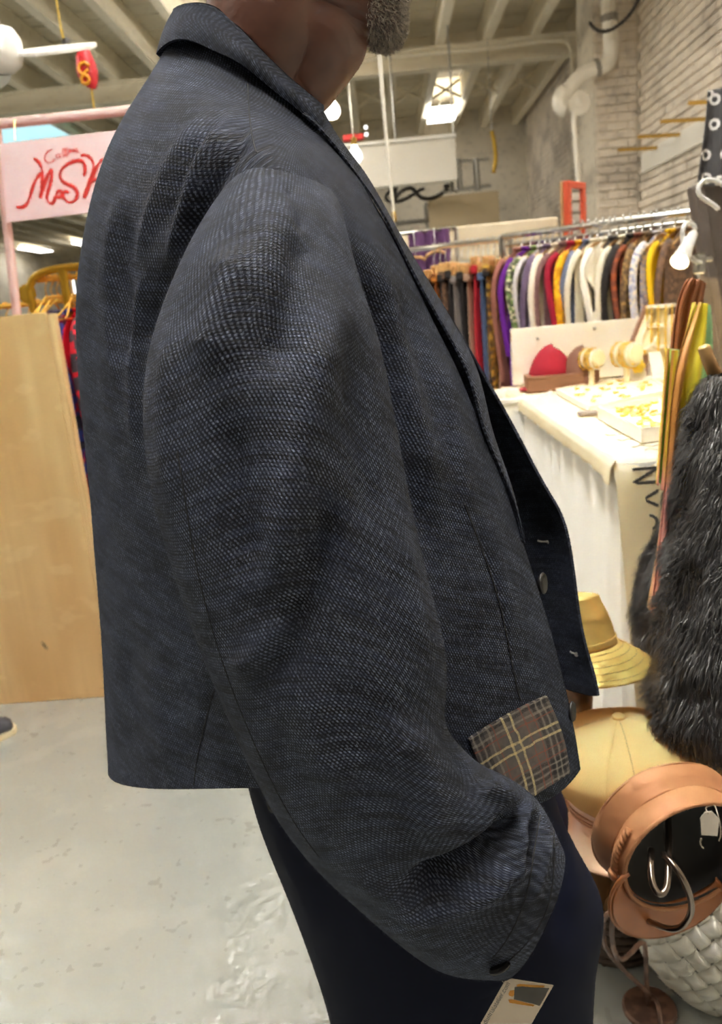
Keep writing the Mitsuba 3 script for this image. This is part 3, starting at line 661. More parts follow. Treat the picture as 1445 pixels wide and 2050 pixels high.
hs = np.flatnonzero((rel[:, 2] > .135) & ((rel[:, 2] > .20) | (rel[:, 0] < -.04)) & (rel[:, 2] < 0.4) | ((rel[:, 0] < -.115) & (rel[:, 2] > .07)))
hf = tri[np.isin(tri, hs).all(1)]
obj('hair', trimesh.Trimesh(bv + bn * 0.004, hf, process=False), 'black_hair', person, smooth=True)
for s in (-1, 1):
    ez = trimesh.creation.icosphere(subdivisions=2, radius=.0115); ez.apply_translation(hd(-.006, s * .031, .105)); obj('eye', ez, 'plain_white', person, smooth=True)
    sx = TR[-1].mean(0)[0]; sy = YS + s * .08
    sole = Polygon([(-.075, -.035), (-.08, 0), (-.075, .035), (0, .036), (.12, .05), (.18, .035), (.20, 0), (.18, -.035), (.12, -.05), (0, -.036)]).buffer(.005)
    up = m3.Manifold.batch_hull([ball((sx + x, sy + yy_, z), r) for x, yy_, z, r in ((-.05, -.012, .06, .035), (-.05, .012, .06, .035), (.0, 0, .085, .035), (.10, -.012, .05, .032), (.10, .012, .05, .032), (.165, 0, .04, .026), (-.05, 0, .04, .035))]).to_mesh()
    obj('shoe', join(extrude(sole, .02, (sx, sy, 0.0)), trimesh.Trimesh(up.vert_properties[:, :3], up.tri_verts)), 'black_leather', person, smooth=40)
# dark shirt under the open jacket
ts = trimesh.Trimesh(bv + bn * 0.006, tri[(bv[tri][..., 2].mean(1) < U(470, 300, YS)[2]) & (bv[tri][..., 2].mean(1) > .82) & (np.abs(bv[tri][..., 1].mean(1) - YS) < .17)], process=False)
obj('shirt', ts, 'black_cotton', person, smooth=True)

# ---------------------------------------------------------------- fine fuzz of the wool
mat('wool_fuzz', srgb(74, 80, 96), .9)
def fuzz(P, parent, n, seed, ln=.0042):
    m = grid_mesh(P); v, f, nn = np.array(m.vertices), np.array(m.faces), np.array(m.vertex_normals); r_ = np.random.default_rng(seed)
    ar = m.area_faces; pk_ = f[r_.choice(len(f), n, p=ar / ar.sum())]; w = r_.dirichlet([1, 1, 1], n); p0 = np.einsum('nk,nkj->nj', w, v[pk_]); n0 = np.einsum('nk,nkj->nj', w, nn[pk_])
    d = n0 * r_.uniform(.25, .9, n)[:, None] + r_.normal(0, .6, (n, 3)); d /= np.linalg.norm(d, axis=1, keepdims=True); L = ln * r_.uniform(.4, 1.2, n)[:, None]
    sd = np.cross(d, r_.normal(0, 1, (n, 3))); sd /= np.linalg.norm(sd, axis=1, keepdims=True); sd *= .000045
    V = np.stack([p0 - sd, p0 + sd, p0 + d * L], 1).reshape(-1, 3); obj('fuzz', trimesh.Trimesh(V, np.arange(3 * n).reshape(-1, 3), process=False), 'wool_fuzz', parent, kind='stuff')
fuzz(SH, jacket, 40000, 31)
fuzz(SL, sleeve.rsplit('__', 1)[0], 34000, 32)
# ================================================================== things of the market, from the back to the front
mat('gold_metal', srgb(255, 206, 96), 0.28, metallic=0.9)
mat('mustard_metal', srgb(176, 140, 40), 0.35, metallic=0.6)
mat('chrome', srgb(215, 215, 215), 0.12, metallic=1.0)
mat('dark_iron', srgb(92, 74, 62), 0.42, metallic=0.75)
mat('black_iron', srgb(40, 36, 34), 0.45, metallic=0.5)
mat('white_plastic', srgb(236, 234, 228), 0.35)
mat('pink_paint', srgb(226, 176, 172), 0.5)
mat('pink_board', srgb(240, 184, 186), 0.55)
mat('red_ink', srgb(196, 44, 40), 0.5)
mat('cream_board', mikit.proc(lambda p, n, uv: mix(srgb(224, 212, 188), srgb(205, 190, 162), fbm(p.x * 2, p.y * 2, p.z * 2, 3))), 0.6)
mat('beige_board', srgb(186, 168, 136), 0.7)
mat('grey_metal', srgb(150, 148, 142), 0.35, metallic=0.8)
mat('brass', srgb(196, 160, 84), 0.3, metallic=1.0)
mat('pale_wood', mikit.proc(lambda p, n, uv: mix(srgb(202, 160, 104), srgb(172, 126, 74), fbm(p.x * 30, p.y * 30, p.z * 8, 3))), 0.45)
def ply_fn(p, n, uv):
    g = fbm(p.x * 5.0, p.y * 5, p.z * 0.9, 4); h = noise(p.x * 70, p.y * 70, p.z * 2.2); f = smoothstep(.6, .72, fbm(p.x * 9, 1.0, p.z * 14, 3))
    c = mix(srgb(218, 184, 134), srgb(198, 158, 106), smoothstep(.3, .7, g)); c = mix(c, srgb(178, 136, 86), h * .22)
    c = mix(c, srgb(236, 210, 164), f * .14)
    for kx, kz, s in ((-1.52, .36, 1.0), (-1.325, .22, .8), (-1.50, .92, .4)):
        d = dr.sqrt(dr.square((p.x - kx) * 2.2 + (p.z - kz) * .8) + dr.square(p.z - kz)); c = mix(c, srgb(112, 78, 46), smoothstep(.030 * s, .008 * s, d) * .8)
    return c
mat('birch_plywood', mikit.proc(ply_fn), 0.5)
mat('plywood_edge', mikit.proc(lambda p, n, uv: mix(srgb(222, 188, 138), srgb(182, 142, 94), noise(p.x * 220, p.y * 220, p.z * 3))), 0.55)

def glow(name, mesh, c, power, parent, base='white_plastic'):
    k = obj(name, mesh, base, parent, smooth=True); scene[k]['emitter'] = lit('', c, power); return k
def cord(name, pts, r, bsdf, parent=None, **k):
    return obj(name, tube(smooth_path(pts, max(2, 12 * (len(pts) - 1)) if len(pts) > 2 else 2), r, 8), bsdf, parent, smooth=True, **k)

# ---- far end of the right bay
t = thing('hanging_panel', 'wide blank white panel hung high across the far end of the bay', 'panel')
def quad_box(u0, v0, u1, v1, y, d):
    A, B, C, D = U(u0, v0, y), U(u1, v0, y), U(u0, v1, y), U(u1, v1, y)
    x0, x1, z0, z1 = (A[0] + C[0]) / 2, (B[0] + D[0]) / 2, (C[2] + D[2]) / 2, (A[2] + B[2]) / 2
    return [(x0 + x1) / 2, y + d / 2, (z0 + z1) / 2], [abs(x1 - x0), d, abs(z1 - z0)]
c, s = quad_box(600, 290, 915, 376, 9.0, .12); c0b = (c[0], c[2], s[0], s[2]); obj('board', bevel_box(c, s, .01), 'plain_white', t)
obj('upper_rail', bevel_box([c[0], c[1], c[2] + s[2] / 2 + .02], [s[0] + .02, .16, .04], .006), 'white_plastic', t)
for dx in (-.9, .2, .8): obj('hanger', tube([[c[0] + dx, 9.06, c[2] + s[2] / 2 + .03], [c[0] + dx, 9.06, JB + .02]], .012, 6), 'grey_metal', t)
c, s = quad_box(858, 388, 1000, 470, 10.0, .05); tb_ = obj('beige_partition', bevel_box([c[0], c[1], c[2] / 2 + s[2] / 4], [s[0], .05, c[2] + s[2] / 2], .008), 'beige_board', label='plain beige partition board at the far end below the white panel', cat='partition')
c, s = quad_box(720, 392, 858, 470, 10.6, .05); obj('grey_shelving', join(*[bevel_box([c[0], 10.7, z], [s[0] + .1, .3, .03], .004) for z in (.3, .8, 1.3, 1.75, 2.05, 2.3)], *[bevel_box([c[0] + dx, 10.7, 1.25], [.03, .3, 2.5], .004) for dx in (-.4, .4)]), 'grey_metal', label='grey metal shelving behind the white pendant rod at the far end', cat='shelving')
for i, (u, v, w, h, col, lab) in enumerate(((838, 406, 30, 26, 'painted_brick', 'pale box on the far grey shelving, under the black cable'), (830, 438, 34, 18, 'black_iron', 'dark box on a lower far shelf'), (800, 440, 22, 18, 'cream_board', 'cream box on a lower far shelf'))):
    p = U(u, v, 10.58); zt = 2.05 if v < 420 else 1.75
    obj('storage_box', bevel_box([p[0], 10.66, zt + .015 + h * 10.6 / F_PX / 2], [w * 10.6 / F_PX, .2, h * 10.6 / F_PX], .01), col, label=lab, cat='box')
br = thing('tube_bracket', 'grey tube bracket with two uprights beside the end of the white panel', 'bracket')
obj('crossbar', tube([U(886, 384, 9.3), U(982, 371, 9.3)], .02, 10), 'grey_metal', br, smooth=True)
obj('crossbar', tube([U(918, 324, 9.3), U(980, 317, 9.3)], .014, 10), 'grey_metal', br, smooth=True)
for v_ in (384, 324): obj('arm', tube([U(914, v_, 9.3), [U(914, v_, 9.3)[0] - .02, 9.10, U(914, v_, 9.3)[2]]], .016, 8), 'grey_metal', br)
for v_ in (376, ): obj('arm', tube([U(905, 381, 9.3), [c0b[0] + c0b[2] / 2 - .05, 9.09, U(905, 376, 9.3)[2] + .06]], .016, 8), 'grey_metal', br)
for u, r in ((918, .03), (953, .034)): obj('upright', tube([U(u - 1, 318, 9.3), U(u + 3, 381, 9.3)], r, 12), 'grey_metal', br, smooth=True)
ys_ = cord('yellow_strap', [U(984, 262, 9.6), U(990, 290, 9.6), U(992, 318, 9.6), U(987, 346, 9.6)], .022, 'mustard_metal', label='yellow strap hanging from the ceiling at the end of the bay', cat='strap')
obj('wire', tube([U(984, 262, 9.6), [U(984, 262, 9.6)[0], 9.6, ZC]], .004, 6), 'grey_metal', ys_)
cord('black_cable', [[U(790, 400, 9.9)[0], 9.13, U(790, 376, 9.1)[2]], U(790, 400, 9.9), U(805, 382, 9.9), U(826, 378, 9.9), U(838, 392, 9.9), U(858, 398, 9.9), U(880, 390, 9.9), [U(892, 376, 9.1)[0], 9.13, U(892, 372, 9.1)[2]]], .022, 'black_iron', label='black cable looped below the white panel', cat='cable')
cord('black_cable', [[U(785, 404, 10.0)[0], 9.13, U(785, 376, 9.1)[2]], U(790, 404, 10.0), U(812, 398, 10.0), U(835, 384, 10.0), U(850, 378, 10.0)], .02, 'black_iron', label='second black cable tangled at the left of the loop', cat='cable')
es = thing('exit_sign', 'small dark red box with two tiny lamps under the far joists', 'sign')
c, s = quad_box(686, 268, 728, 281, 9.4, .08); obj('body', bevel_box(c, s, .01), 'red_ink', es)
for dz in (.05, -.02):
    ic = trimesh.creation.icosphere(subdivisions=2, radius=.02); ic.apply_translation([c[0] + s[0] / 2 + .03, 9.38, c[2] + dz + .03]); glow('lamp', ic, (1, 1, 1), 1.5, es)
obj('hanger', tube([[c[0], c[1], c[2]], [c[0], c[1], ZC]], .012, 6), 'grey_metal', es)
pr = thing('pendant_rod', 'thin white conduit rod hanging down with a brass end', 'conduit')
obj('rod', tube([Uz(760, 150, JB + .05) * 0 + U(765, 190, 6.4), U(788, 424, 6.4)], .013, 8), 'plain_white', pr, smooth=True)
a0 = U(765, 190, 6.4); obj('rod', tube([a0, [a0[0], a0[1], ZC]], .013, 8), 'plain_white', pr, smooth=True)
obj('tip', tube([U(788, 424, 6.4), U(790, 444, 6.4)], .017, 8), 'brass', pr, smooth=True)
for (u, v, yy_, r, lab) in ((664, 222, 3.4, .033, 'lit globe bulb hanging just in front of the throat'), (711, 313, 3.4, .028, 'small lit bulb hanging beside the lapel'), (790, 468, 3.6, .009, 'tiny lit bulb beside the lapel above the rack')):
    b_ = thing('pendant_bulb', lab, 'light bulb'); p = U(u, v, yy_)
    m = lathe([(.0005, -r), (r * .55, -r * .86), (r * .93, -r * .4), (r, 0), (r * .86, r * .5), (r * .5, r * 1.0), (r * .34, r * 1.4), (r * .33, r * 1.5)], 24, p); glow('glass', m, (1, .86, .62), 9, b_)
    obj('socket', lathe([(r * .36, 0), (r * .42, 0), (r * .42, r * .9), (r * .1, r * 1.1), (.0004, r * 1.1)], 16, p + [0, 0, r * 1.45]), 'brass', b_, smooth=40)
    obj('cord', tube([p + [0, 0, r * 2.5], [p[0], p[1], ZC]], .0025, 6), 'plain_white', b_)
# ---- drain pipe at the pilaster
mat('white_pipe_paint', srgb(244, 238, 224), .4); mat('pipe_joint', srgb(128, 122, 112), .5)
dp = thing('drain_pipe', 'white painted drain pipe bending along the brick pilaster', 'pipe')
py_ = 8.05
P_ = lambda u, v: U(u, v, py_)
obj('pipe', tube(smooth_path([P_(1214, -60), P_(1216, 0), P_(1220, 60), P_(1222, 108), P_(1214, 128), P_(1196, 136), P_(1176, 143), P_(1158, 156), P_(1142, 174), P_(1128, 192)], 60), .066, 16), 'white_pipe_paint', dp, smooth=True)
obj('collar', tube([P_(1219, 30), P_(1220, 44)], .074, 16), 'pipe_joint', dp, smooth=40); obj('collar', tube([P_(1199, 134), P_(1191, 137)], .074, 16), 'pipe_joint', dp, smooth=40)
obj('elbow', tube(smooth_path([P_(1132, 184), P_(1122, 196), P_(1122, 210), P_(1132, 218)], 24), .075, 16), 'white_pipe_paint', dp, smooth=True)
obj('valve', join(lathe([(.0005, -.02), (.10, -.02), (.11, 0), (.10, .02), (.0005, .02)], 20, P_(1158, 206), frame_of([0, -1, 0])), lathe([(.0005, 0), (.045, 0), (.05, .05), (.0005, .06)], 16, P_(1158, 206), frame_of([0, -1, 0]))), 'white_pipe_paint', dp, smooth=40)
obj('standpipe', tube([P_(1147, 222), P_(1158, 372), P_(1162, 470)], .026, 10), 'white_pipe_paint', dp, smooth=True)
cord('conduit', [U(700, 128, 9.5), U(800, 112, 9.5), U(1000, 93, 9.5), U(1118, 80, 9.5), U(1138, 88, 9.5), U(1144, 108, 9.5), U(1150, 170, 9.5)], .022, 'white_joist_paint', label='thin white conduit running below the girder and down the wall', cat='conduit')
cord('black_cable', [U(1180, 45, 7.9), U(1215, 62, 7.8), U(1250, 40, 7.7), U(1275, 5, 7.6), U(1285, -30, 7.6)], .014, 'black_iron', label='black cable draped past the drain pipe near the ceiling', cat='cable')
# ---- mirror standing behind the clothes rack
mf = thing('mirror', 'tall leaning mirror with an orange red frame behind the clothes rack', 'mirror')
my = 4.7
tl, trr = U(1131, 366, my), U(1160, 360, my); bl_ = U(1122, 470, my)
mx0, mx1, mz1 = tl[0], tl[0] + .10, tl[2]
Rm = rotz(math.radians(52))
mc = np.array([(mx0 + mx1) / 2, my, mz1 / 2]); mw = .18
mat('mirror_red_wood', srgb(196, 74, 44), 0.4); mat('raw_wood_edge', srgb(178, 140, 96), 0.6); mat('mirror_glass', srgb(225, 225, 225), 0.03, metallic=1.0)
lean = rot_axis([1, 0, 0], math.radians(0))
def mbox(dx, dy, dz, sx, sy, sz): return bevel_box(mc + Rm @ np.array([dx, dy, dz]), [sx, sy, sz], .004, Rm)
for dx in (-mw / 2, mw / 2): obj('stile', mbox(dx, 0, 0, .035, .035, mz1), 'mirror_red_wood', mf)
for dz in (-mz1 / 2 + .018, mz1 / 2 - .018): obj('rail', mbox(0, 0, dz, mw, .035, .035), 'mirror_red_wood', mf)
obj('glass', mbox(0, 0, 0, mw - .03, .008, mz1 - .06), 'mirror_glass', mf); obj('backing', mbox(0, .028, 0, mw + .03, .018, mz1), 'raw_wood_edge', mf)
# ---- peg rail on the brick wall
pg = thing('peg_rail', 'white board with long brass pegs on the right brick wall', 'peg rail')
y0, y1 = 5.6, 8.05; zt = 2.36
obj('board', bevel_box([XR - .012, (y0 + y1) / 2, zt], [.035, y1 - y0, .17], .006), 'plain_white', pg)
for yy_ in (7.6, 7.05, 6.5, 5.95):
    obj('peg', tube([[XR - .02, yy_, zt + .06], [XR - .36, yy_, zt + .075]], .014, 8), 'brass', pg, smooth=40)

# ---- white partition and purple cloth beyond the rack
wp = U(900, 462, 4.9)
c, s = quad_box(700, 474, 1030, 486, 4.9, .05)
obj('white_partition', bevel_box([(c[0]) + .0, 4.92, (wp[2] + .02) / 2], [s[0] + .5, .05, wp[2] + .02], .008), 'cream_board', label='long low white partition wall behind the clothes rack', cat='partition')
mat('purple_cloth', mikit.proc(lambda p, n, uv: mix(srgb(74, 44, 84), srgb(98, 62, 104), fbm(p.x * 9, p.y * 9, p.z * 9, 3))), 0.9, sheen=.4)
zz = np.linspace(0, 1, 20); xx = np.linspace(0, 1, 40)
A_, B_ = U(820, 506, 4.6), U(900, 496, 4.6)
Pp = np.array([[A_ * (1 - x) + B_ * x + np.array([0, .02 * math.sin(x * 19 + z), -z * .9]) for x in xx] for z in zz])
rl_ = obj('wrap_rail', tube([A_ + [-.3, .01, .10], B_ + [.04, .01, .10]], .012, 10), 'chrome', label='short chrome rail carrying the purple cloth behind the trouser rack', cat='rail')
for E in (A_ + [-.3, .01, .10], B_ + [.04, .01, .10]): obj('upright', tube([E, [E[0], E[1], 0]], .012, 10), 'chrome', rl_)
Pp[:2, :, 2] += np.array([.10, .05])[:, None]
obj('purple_wrap', sheet(Pp, .004), 'purple_cloth', smooth=True, label='purple cloth hanging at the far left end of the clothes rack', cat='cloth')
for u, v in ((832, 520), (872, 508)):
    p = U(u, v, 4.55); h = thing('wooden_hanger', 'wooden hanger against the purple cloth', 'hanger', 'hangers on the purple cloth')
    obj('bar', tube(smooth_path([p + [-.055, 0, -.012], p + [0, 0, .012], p + [.055, 0, -.004]], 12), .009, 8), 'pale_wood', h, smooth=True); obj('hook', tube(smooth_path([p + [0, 0, .012], p + [0, 0, .06], [p[0], p[1] + .05, A_[2] + .115], [p[0], p[1] + .075, A_[2] + .10]], 14), .003, 6), 'chrome', h, smooth=True)

# ---- ceiling fan and red ornament on the left
fn = thing('ceiling_fan', 'white ceiling fan with its blade reaching in front of the red ornament', 'ceiling fan')
fc = U(-2, 96, 3.9)
obj('motor', lathe([(.0005, -.10), (.05, -.097), (.085, -.07), (.098, -.03), (.098, .03), (.075, .07), (.03, .085), (.0005, .087)], 32, fc), 'white_plastic', fn, smooth=40)
obj('downrod', tube([fc + [0, 0, .08], [fc[0], fc[1], ZC]], .022, 10), 'white_plastic', fn, smooth=True)
obj('canopy', lathe([(.02, 0), (.05, .05), (.06, .10)], 20, [fc[0], fc[1], ZC - .11]), 'white_plastic', fn, smooth=40)
e_ = U(192, 118, 3.9) - fc; a0 = math.atan2(e_[1], e_[0])
for k in range(3):
    Rb = rotz(a0 + k * 2.0944); bl0 = np.linalg.norm(e_); blade = Polygon([(.08, -.02), (bl0 * .4, -.05), (bl0 * .7, -.045), (bl0 * .97, -.028), (bl0, 0), (bl0 * .97, .02), (bl0 * .6, .036), (bl0 * .35, .036), (.08, .02)]).buffer(.006)
    m = extrude(blade, .014, (0, 0, -.007)); m.vertices[:, 2] += m.vertices[:, 1] * .55
    m.vertices = m.vertices @ Rb.T; m.apply_translation(fc + [0, 0, -.03]); obj('blade', m, 'white_plastic', fn)
mat('red_satin', srgb(186, 26, 38), 0.4, sheen=.6); mat('gold_thread', srgb(222, 150, 30), 0.35); mat('yellow_cord', srgb(196, 160, 40), 0.6)
ro = thing('red_ornament', 'red satin hanging pouch with a gold looped figure on a yellow cord', 'ornament')
oy = 4.5; O = lambda u, v, d=0: U(u, v, oy - d)
L_ = [O(158, 96), O(153, 110), O(153, 132), O(156, 152), O(172, 172), O(180, 178)]; R_ = [O(176, 95), O(184, 112), O(192, 130), O(196, 150), O(195, 168), O(192, 178)]
Lq, Rq = smooth_path(L_, 40), smooth_path(R_, 40); thh = np.linspace(0, 2 * np.pi, 41)
Pp = (Lq + Rq)[:, None] / 2 + np.cos(thh)[None, :, None] * (Rq - Lq)[:, None] / 2 + np.sin(thh)[None, :, None] * np.array([0, -.035, 0]) * np.sin(np.linspace(.35, np.pi - .25, 40))[:, None, None]
obj('pouch', join(grid_mesh(Pp[:, ::-1]), grid_mesh(np.stack([Pp[0], np.repeat(Pp[0].mean(0)[None], 41, 0)])), grid_mesh(np.stack([Pp[-1], np.repeat(Pp[-1].mean(0)[None], 41, 0)]))), 'red_satin', ro, smooth=True)
fig = smooth_path([O(178, 132, .04), O(166, 126, .042), O(158, 134, .04), O(162, 146, .044), O(174, 152, .044), O(178, 162, .04), O(170, 168, .04), O(163, 160, .044), O(168, 148, .045), O(176, 138, .042)], 70)
obj('gold_figure', tube(fig, .0085, 8), 'gold_thread', ro, smooth=True)
obj('knob', lathe([(.0005, -.02), (.022, -.012), (.026, 0), (.018, .014), (.0005, .02)], 16, O(160, 100)), 'black_iron', ro, smooth=True)
obj('knob', lathe([(.0005, -.035), (.02, -.02), (.024, 0), (.016, .03), (.0005, .04)], 16, O(133, 92)), 'black_iron', ro, smooth=True)
obj('cord', tube(smooth_path([O(122, 58), O(126, 74), O(134, 92), O(150, 100), O(165, 96)], 30), .006, 6), 'yellow_cord', ro, smooth=True)
obj('cord', tube(smooth_path([O(183, 178), O(186, 200), O(190, 236)], 20), .005, 6), 'yellow_cord', ro, smooth=True)
obj('cord', tube([O(122, 58), [O(122, 58)[0], oy, ZC]], .004, 6), 'yellow_cord', ro)

# ---- pink frame with the hand-lettered sign
pf = thing('pink_stand', 'pink painted display frame with a slim pole on the far left', 'display frame')
py2 = 2.95; a, b = U(38 - 5, 621, py2), U(0, 404, py2); px_ = U(30, 560, py2)[0]
rz_ = U(110, 235, py2)[2]
pole0, pole1 = U(9, 404, py2), U(33, 621, py2); dirp = (pole1 - pole0) / (pole0[2] - pole1[2])
obj('pole', tube([pole0 - dirp * (rz_ - pole0[2]), pole0 + dirp * pole0[2]], .016, 12), 'pink_paint', pf, smooth=True)
ra, rb = U(-40, 252, py2), U(420, 204, py2)
obj('rail', tube([ra, rb], .017, 12), 'pink_paint', pf, smooth=True)
obj('pole', tube([rb, [rb[0], rb[1], 0]], .016, 12), 'pink_paint', pf, smooth=True)
sg = thing('pink_sign', 'pale pink sign board with red hand lettering hanging from the pink rail', 'sign')
sy_ = 2.90
TLs, TRs, BLs, BRs = U(-2, 288, sy_), U(350, 246, sy_), U(14, 446, sy_), U(366, 404, sy_)
n_ = np.array([0, -1.0, 0]); Q8 = np.array([TLs, TRs, BRs, BLs]); Q8 = np.vstack([Q8, Q8 + [0, .006, 0]])
obj('board', trimesh.convex.convex_hull(Q8), 'pink_board', sg)
for u in (30, 330): obj('hook', tube([U(u, 284 - (u / 8.4), sy_), U(u - 1, 244 - u / 9.5, sy_ + .03)], .0025, 6), 'brass', sg)
def brush(pts, r0, name='letter'):
    q = smooth_path([U(u, v, sy_ - .001) for u, v in pts], max(24, 10 * len(pts))); t_ = np.linspace(0, 1, len(q))
    m = tube(q, r0 * 1.45 * (.55 + .45 * np.abs(np.sin(t_ * np.pi * 2.3 + .4))), 8); m.vertices[:, 1] = sy_ - .001 + (m.vertices[:, 1] - (sy_ - .001)) * .25
    obj(name, m, 'red_ink', sg, smooth=True)
Zp = lambda L: [(x / 3.155, y / 3.155) for x, y in L]
brush(Zp([(330, 945), (300, 960), (282, 990), (290, 1020), (315, 1028), (345, 1005)]), .0016)                      # C
brush(Zp([(372, 975), (355, 985), (358, 1000), (374, 992), (378, 976), (385, 998)]), .0013); brush(Zp([(398, 985), (412, 955), (400, 940), (398, 985), (404, 992)]), .0013); brush(Zp([(418, 985), (430, 950), (420, 935), (417, 980), (424, 990)]), .0013)   # a l l
brush(Zp([(440, 965), (442, 945), (446, 962), (452, 945), (458, 962), (464, 946), (468, 962)]), .0012); brush(Zp([(474, 952), (488, 946), (482, 938), (473, 948), (478, 962), (496, 958)]), .0012)   # m e
brush(Zp([(212, 1005), (240, 1020), (262, 1060), (268, 1110), (262, 1180), (254, 1250)]), .0042); brush(Zp([(105, 1306), (160, 1298), (190, 1240), (215, 1160), (262, 1095)]), .0042)
brush(Zp([(254, 1250), (290, 1140), (325, 1070), (318, 1160), (296, 1250), (316, 1285), (350, 1240)]), .0040)      # M
brush(Zp([(392, 1215), (372, 1206), (358, 1225), (364, 1246), (384, 1240), (392, 1215), (394, 1240), (410, 1246)]), .0034)   # a
brush(Zp([(525, 1108), (538, 1070), (520, 1022), (470, 1018), (410, 1050), (378, 1100), (400, 1150), (460, 1180), (488, 1225), (470, 1268), (430, 1276), (398, 1240), (410, 1212), (432, 1222)]), .0044)   # S
brush(Zp([(510, 985), (560, 990), (590, 1040), (575, 1120), (550, 1180), (530, 1250)]), .0036); brush(Zp([(530, 1250), (560, 1190), (620, 1040), (650, 1010)]), .0036)
brush(Zp([(560, 1180), (620, 1130), (660, 1150), (640, 1230), (680, 1240)]), .0036)                                # h and on behind the jacket

# ---- plywood screen, gold rack and its hangers
yw = 2.72
xr_ = U(160, 1000, yw)[0]; zt = U(60, 628, yw)[2]
pw = thing('plywood_screen', 'pale plywood panel with two dark knots standing on the floor at the left', 'panel')
obj('sheet', bevel_box([xr_ - .36, yw, zt / 2], [.72, .018, zt], .002), 'birch_plywood', pw)
obj('edge_batten', bevel_box([xr_ + .012, yw + .012, zt / 2 - .003], [.024, .042, zt - .006], .003), 'plywood_edge', pw)
obj('top_batten', bevel_box([xr_ - .36, yw + .02, zt - .012], [.70, .022, .022], .003), 'plywood_edge', pw)
gr = thing('gold_clothes_rack', 'gold tube clothes rack with rounded corners behind the plywood panel', 'clothes rack')
gy = 3.1; G = lambda u, v: U(u, v, gy)
g0 = G(66, 615); zr = G(110, 541)[2]
arch = [[g0[0], gy, .02], [g0[0], gy, zr - .10], [g0[0] + .015, gy, zr - .03], [g0[0] + .08, gy, zr], [g0[0] + .30, gy, zr], [g0[0] + .9, gy, zr]]
obj('frame', tube(np.vstack([smooth_path(arch[:2], 4), smooth_path(arch[1:5], 30)[1:], [arch[5]]]), .0145, 12), 'mustard_metal', gr, smooth=True)
obj('frame', tube([[g0[0] + .9, gy, zr], [g0[0] + .9, gy, .02]], .0145, 12), 'mustard_metal', gr, smooth=True)
obj('hanging_rail', tube([[g0[0] + .02, gy + .02, zr - .028], [g0[0] + .9, gy + .02, zr - .028]], .010, 12), 'gold_metal', gr, smooth=True)
obj('hanging_rail', tube([[g0[0] - .50, gy + .25, zr - .10], [g0[0] + .1, gy + .25, zr - .10]], .011, 12), 'gold_metal', gr, smooth=True)
obj('post', tube([[g0[0] + .135, gy, zr], [g0[0] + .135, gy, 0.02]], .017, 12), 'mustard_metal', gr, smooth=True)
obj('post', tube([[g0[0] - .48, gy + .25, zr - .10], [g0[0] - .48, gy + .25, .02]], .011, 12), 'gold_metal', gr, smooth=True)
obj('foot', tube([[g0[0], gy - .28, .018], [g0[0], gy + .35, .018]], .016, 12), 'mustard_metal', gr, smooth=True)
obj('knob', lathe([(.0005, -.01), (.03, -.01), (.036, 0), (.03, .01), (.0005, .01)], 20, G(54, 588), frame_of([0, -1, 0.1])), 'mustard_metal', gr, smooth=40)
def hanger_mesh(p, R, w=.40, drop=.10, r=.004):
    loc = lambda *a: p + R @ np.array(a)
    return [tube(smooth_path([loc(0, 0, -.06), loc(0, 0, -.022), loc(.018, 0, .004), loc(0, 0, .016), loc(-.014, 0, .008)], 22), r * .55, 6),
            tube(smooth_path([loc(-w / 2, 0, -.06 - drop), loc(-w / 4, 0, -.06 - drop * .55), loc(0, 0, -.06), loc(w / 4, 0, -.06 - drop * .55), loc(w / 2, 0, -.06 - drop)], 24), r, 8),
            tube([loc(-w / 2, 0, -.06 - drop), loc(w / 2, 0, -.06 - drop)], r * .9, 8)]
def hang(name, p, yaw, bsdf, label, group=None, w=.40, hook='chrome', r=.004, drop=.10):
    h = thing(name, label, 'hanger', group); a, b, c = hanger_mesh(np.asarray(p), rotz(yaw), w, drop, r)
    obj('hook', a, hook, h, smooth=True); obj('shoulder_bar', b, bsdf, h, smooth=True); obj('trouser_bar', c, bsdf, h, smooth=True); return h
rg = np.random.default_rng(5)
for k in range(9):
    hang('gold_hanger', [g0[0] + .05 + .027 * k + rg.uniform(-.006, .006), gy + .02, zr - .030], 1.35 + rg.uniform(-.35, .35), 'gold_metal', 'shiny gold wire hanger crowded on the gold rack by the jacket', 'gold hangers by the jacket', hook='gold_metal', drop=.09)
for k in range(9):
    hang('gold_hanger', [g0[0] - .44 + .045 * k, gy + .25, zr - .102], 1.35 + rg.uniform(-.3, .3), 'gold_metal', 'shiny gold hanger on the rail beyond the pink pole', 'gold hangers beyond the pink pole', hook='gold_metal', drop=.09)

# ---- bright windows in the far wall, seen beyond the gold rack
for k, (u0, v0, u1, v1) in enumerate(((26, 536, 70, 562), (30, 566, 62, 582), (68, 556, 108, 584), (128, 560, 150, 590))):
    A, B, C, D = (U(u, v, YF - .06) for u, v in ((u0, v0), (u1, v0), (u1, v1), (u0, v1)))
    x0, x1, z0, z1 = min(A[0], D[0]), max(B[0], C[0]), (C[2] + D[2]) / 2, (A[2] + B[2]) / 2
    w_ = f'window_{k + 1}'; obj('frame', join(box([(x0 + x1) / 2, YF - .05, z0], [x1 - x0 + .1, .1, .06]), box([(x0 + x1) / 2, YF - .05, z1], [x1 - x0 + .1, .1, .06]), box([x0, YF - .05, (z0 + z1) / 2], [.06, .1, z1 - z0]), box([x1, YF - .05, (z0 + z1) / 2], [.06, .1, z1 - z0]), box([(x0 + x1) / 2, YF - .05, (z0 + z1) / 2], [.04, .08, z1 - z0])), 'plain_white', w_)
    k_ = obj('pane', box([(x0 + x1) / 2, YF - .03, (z0 + z1) / 2], [x1 - x0, .02, z1 - z0]), 'skylight_glass', w_); scene[k_]['emitter'] = lit('', (.95, 1, 1), 2.2); tag(w_, kind='structure')
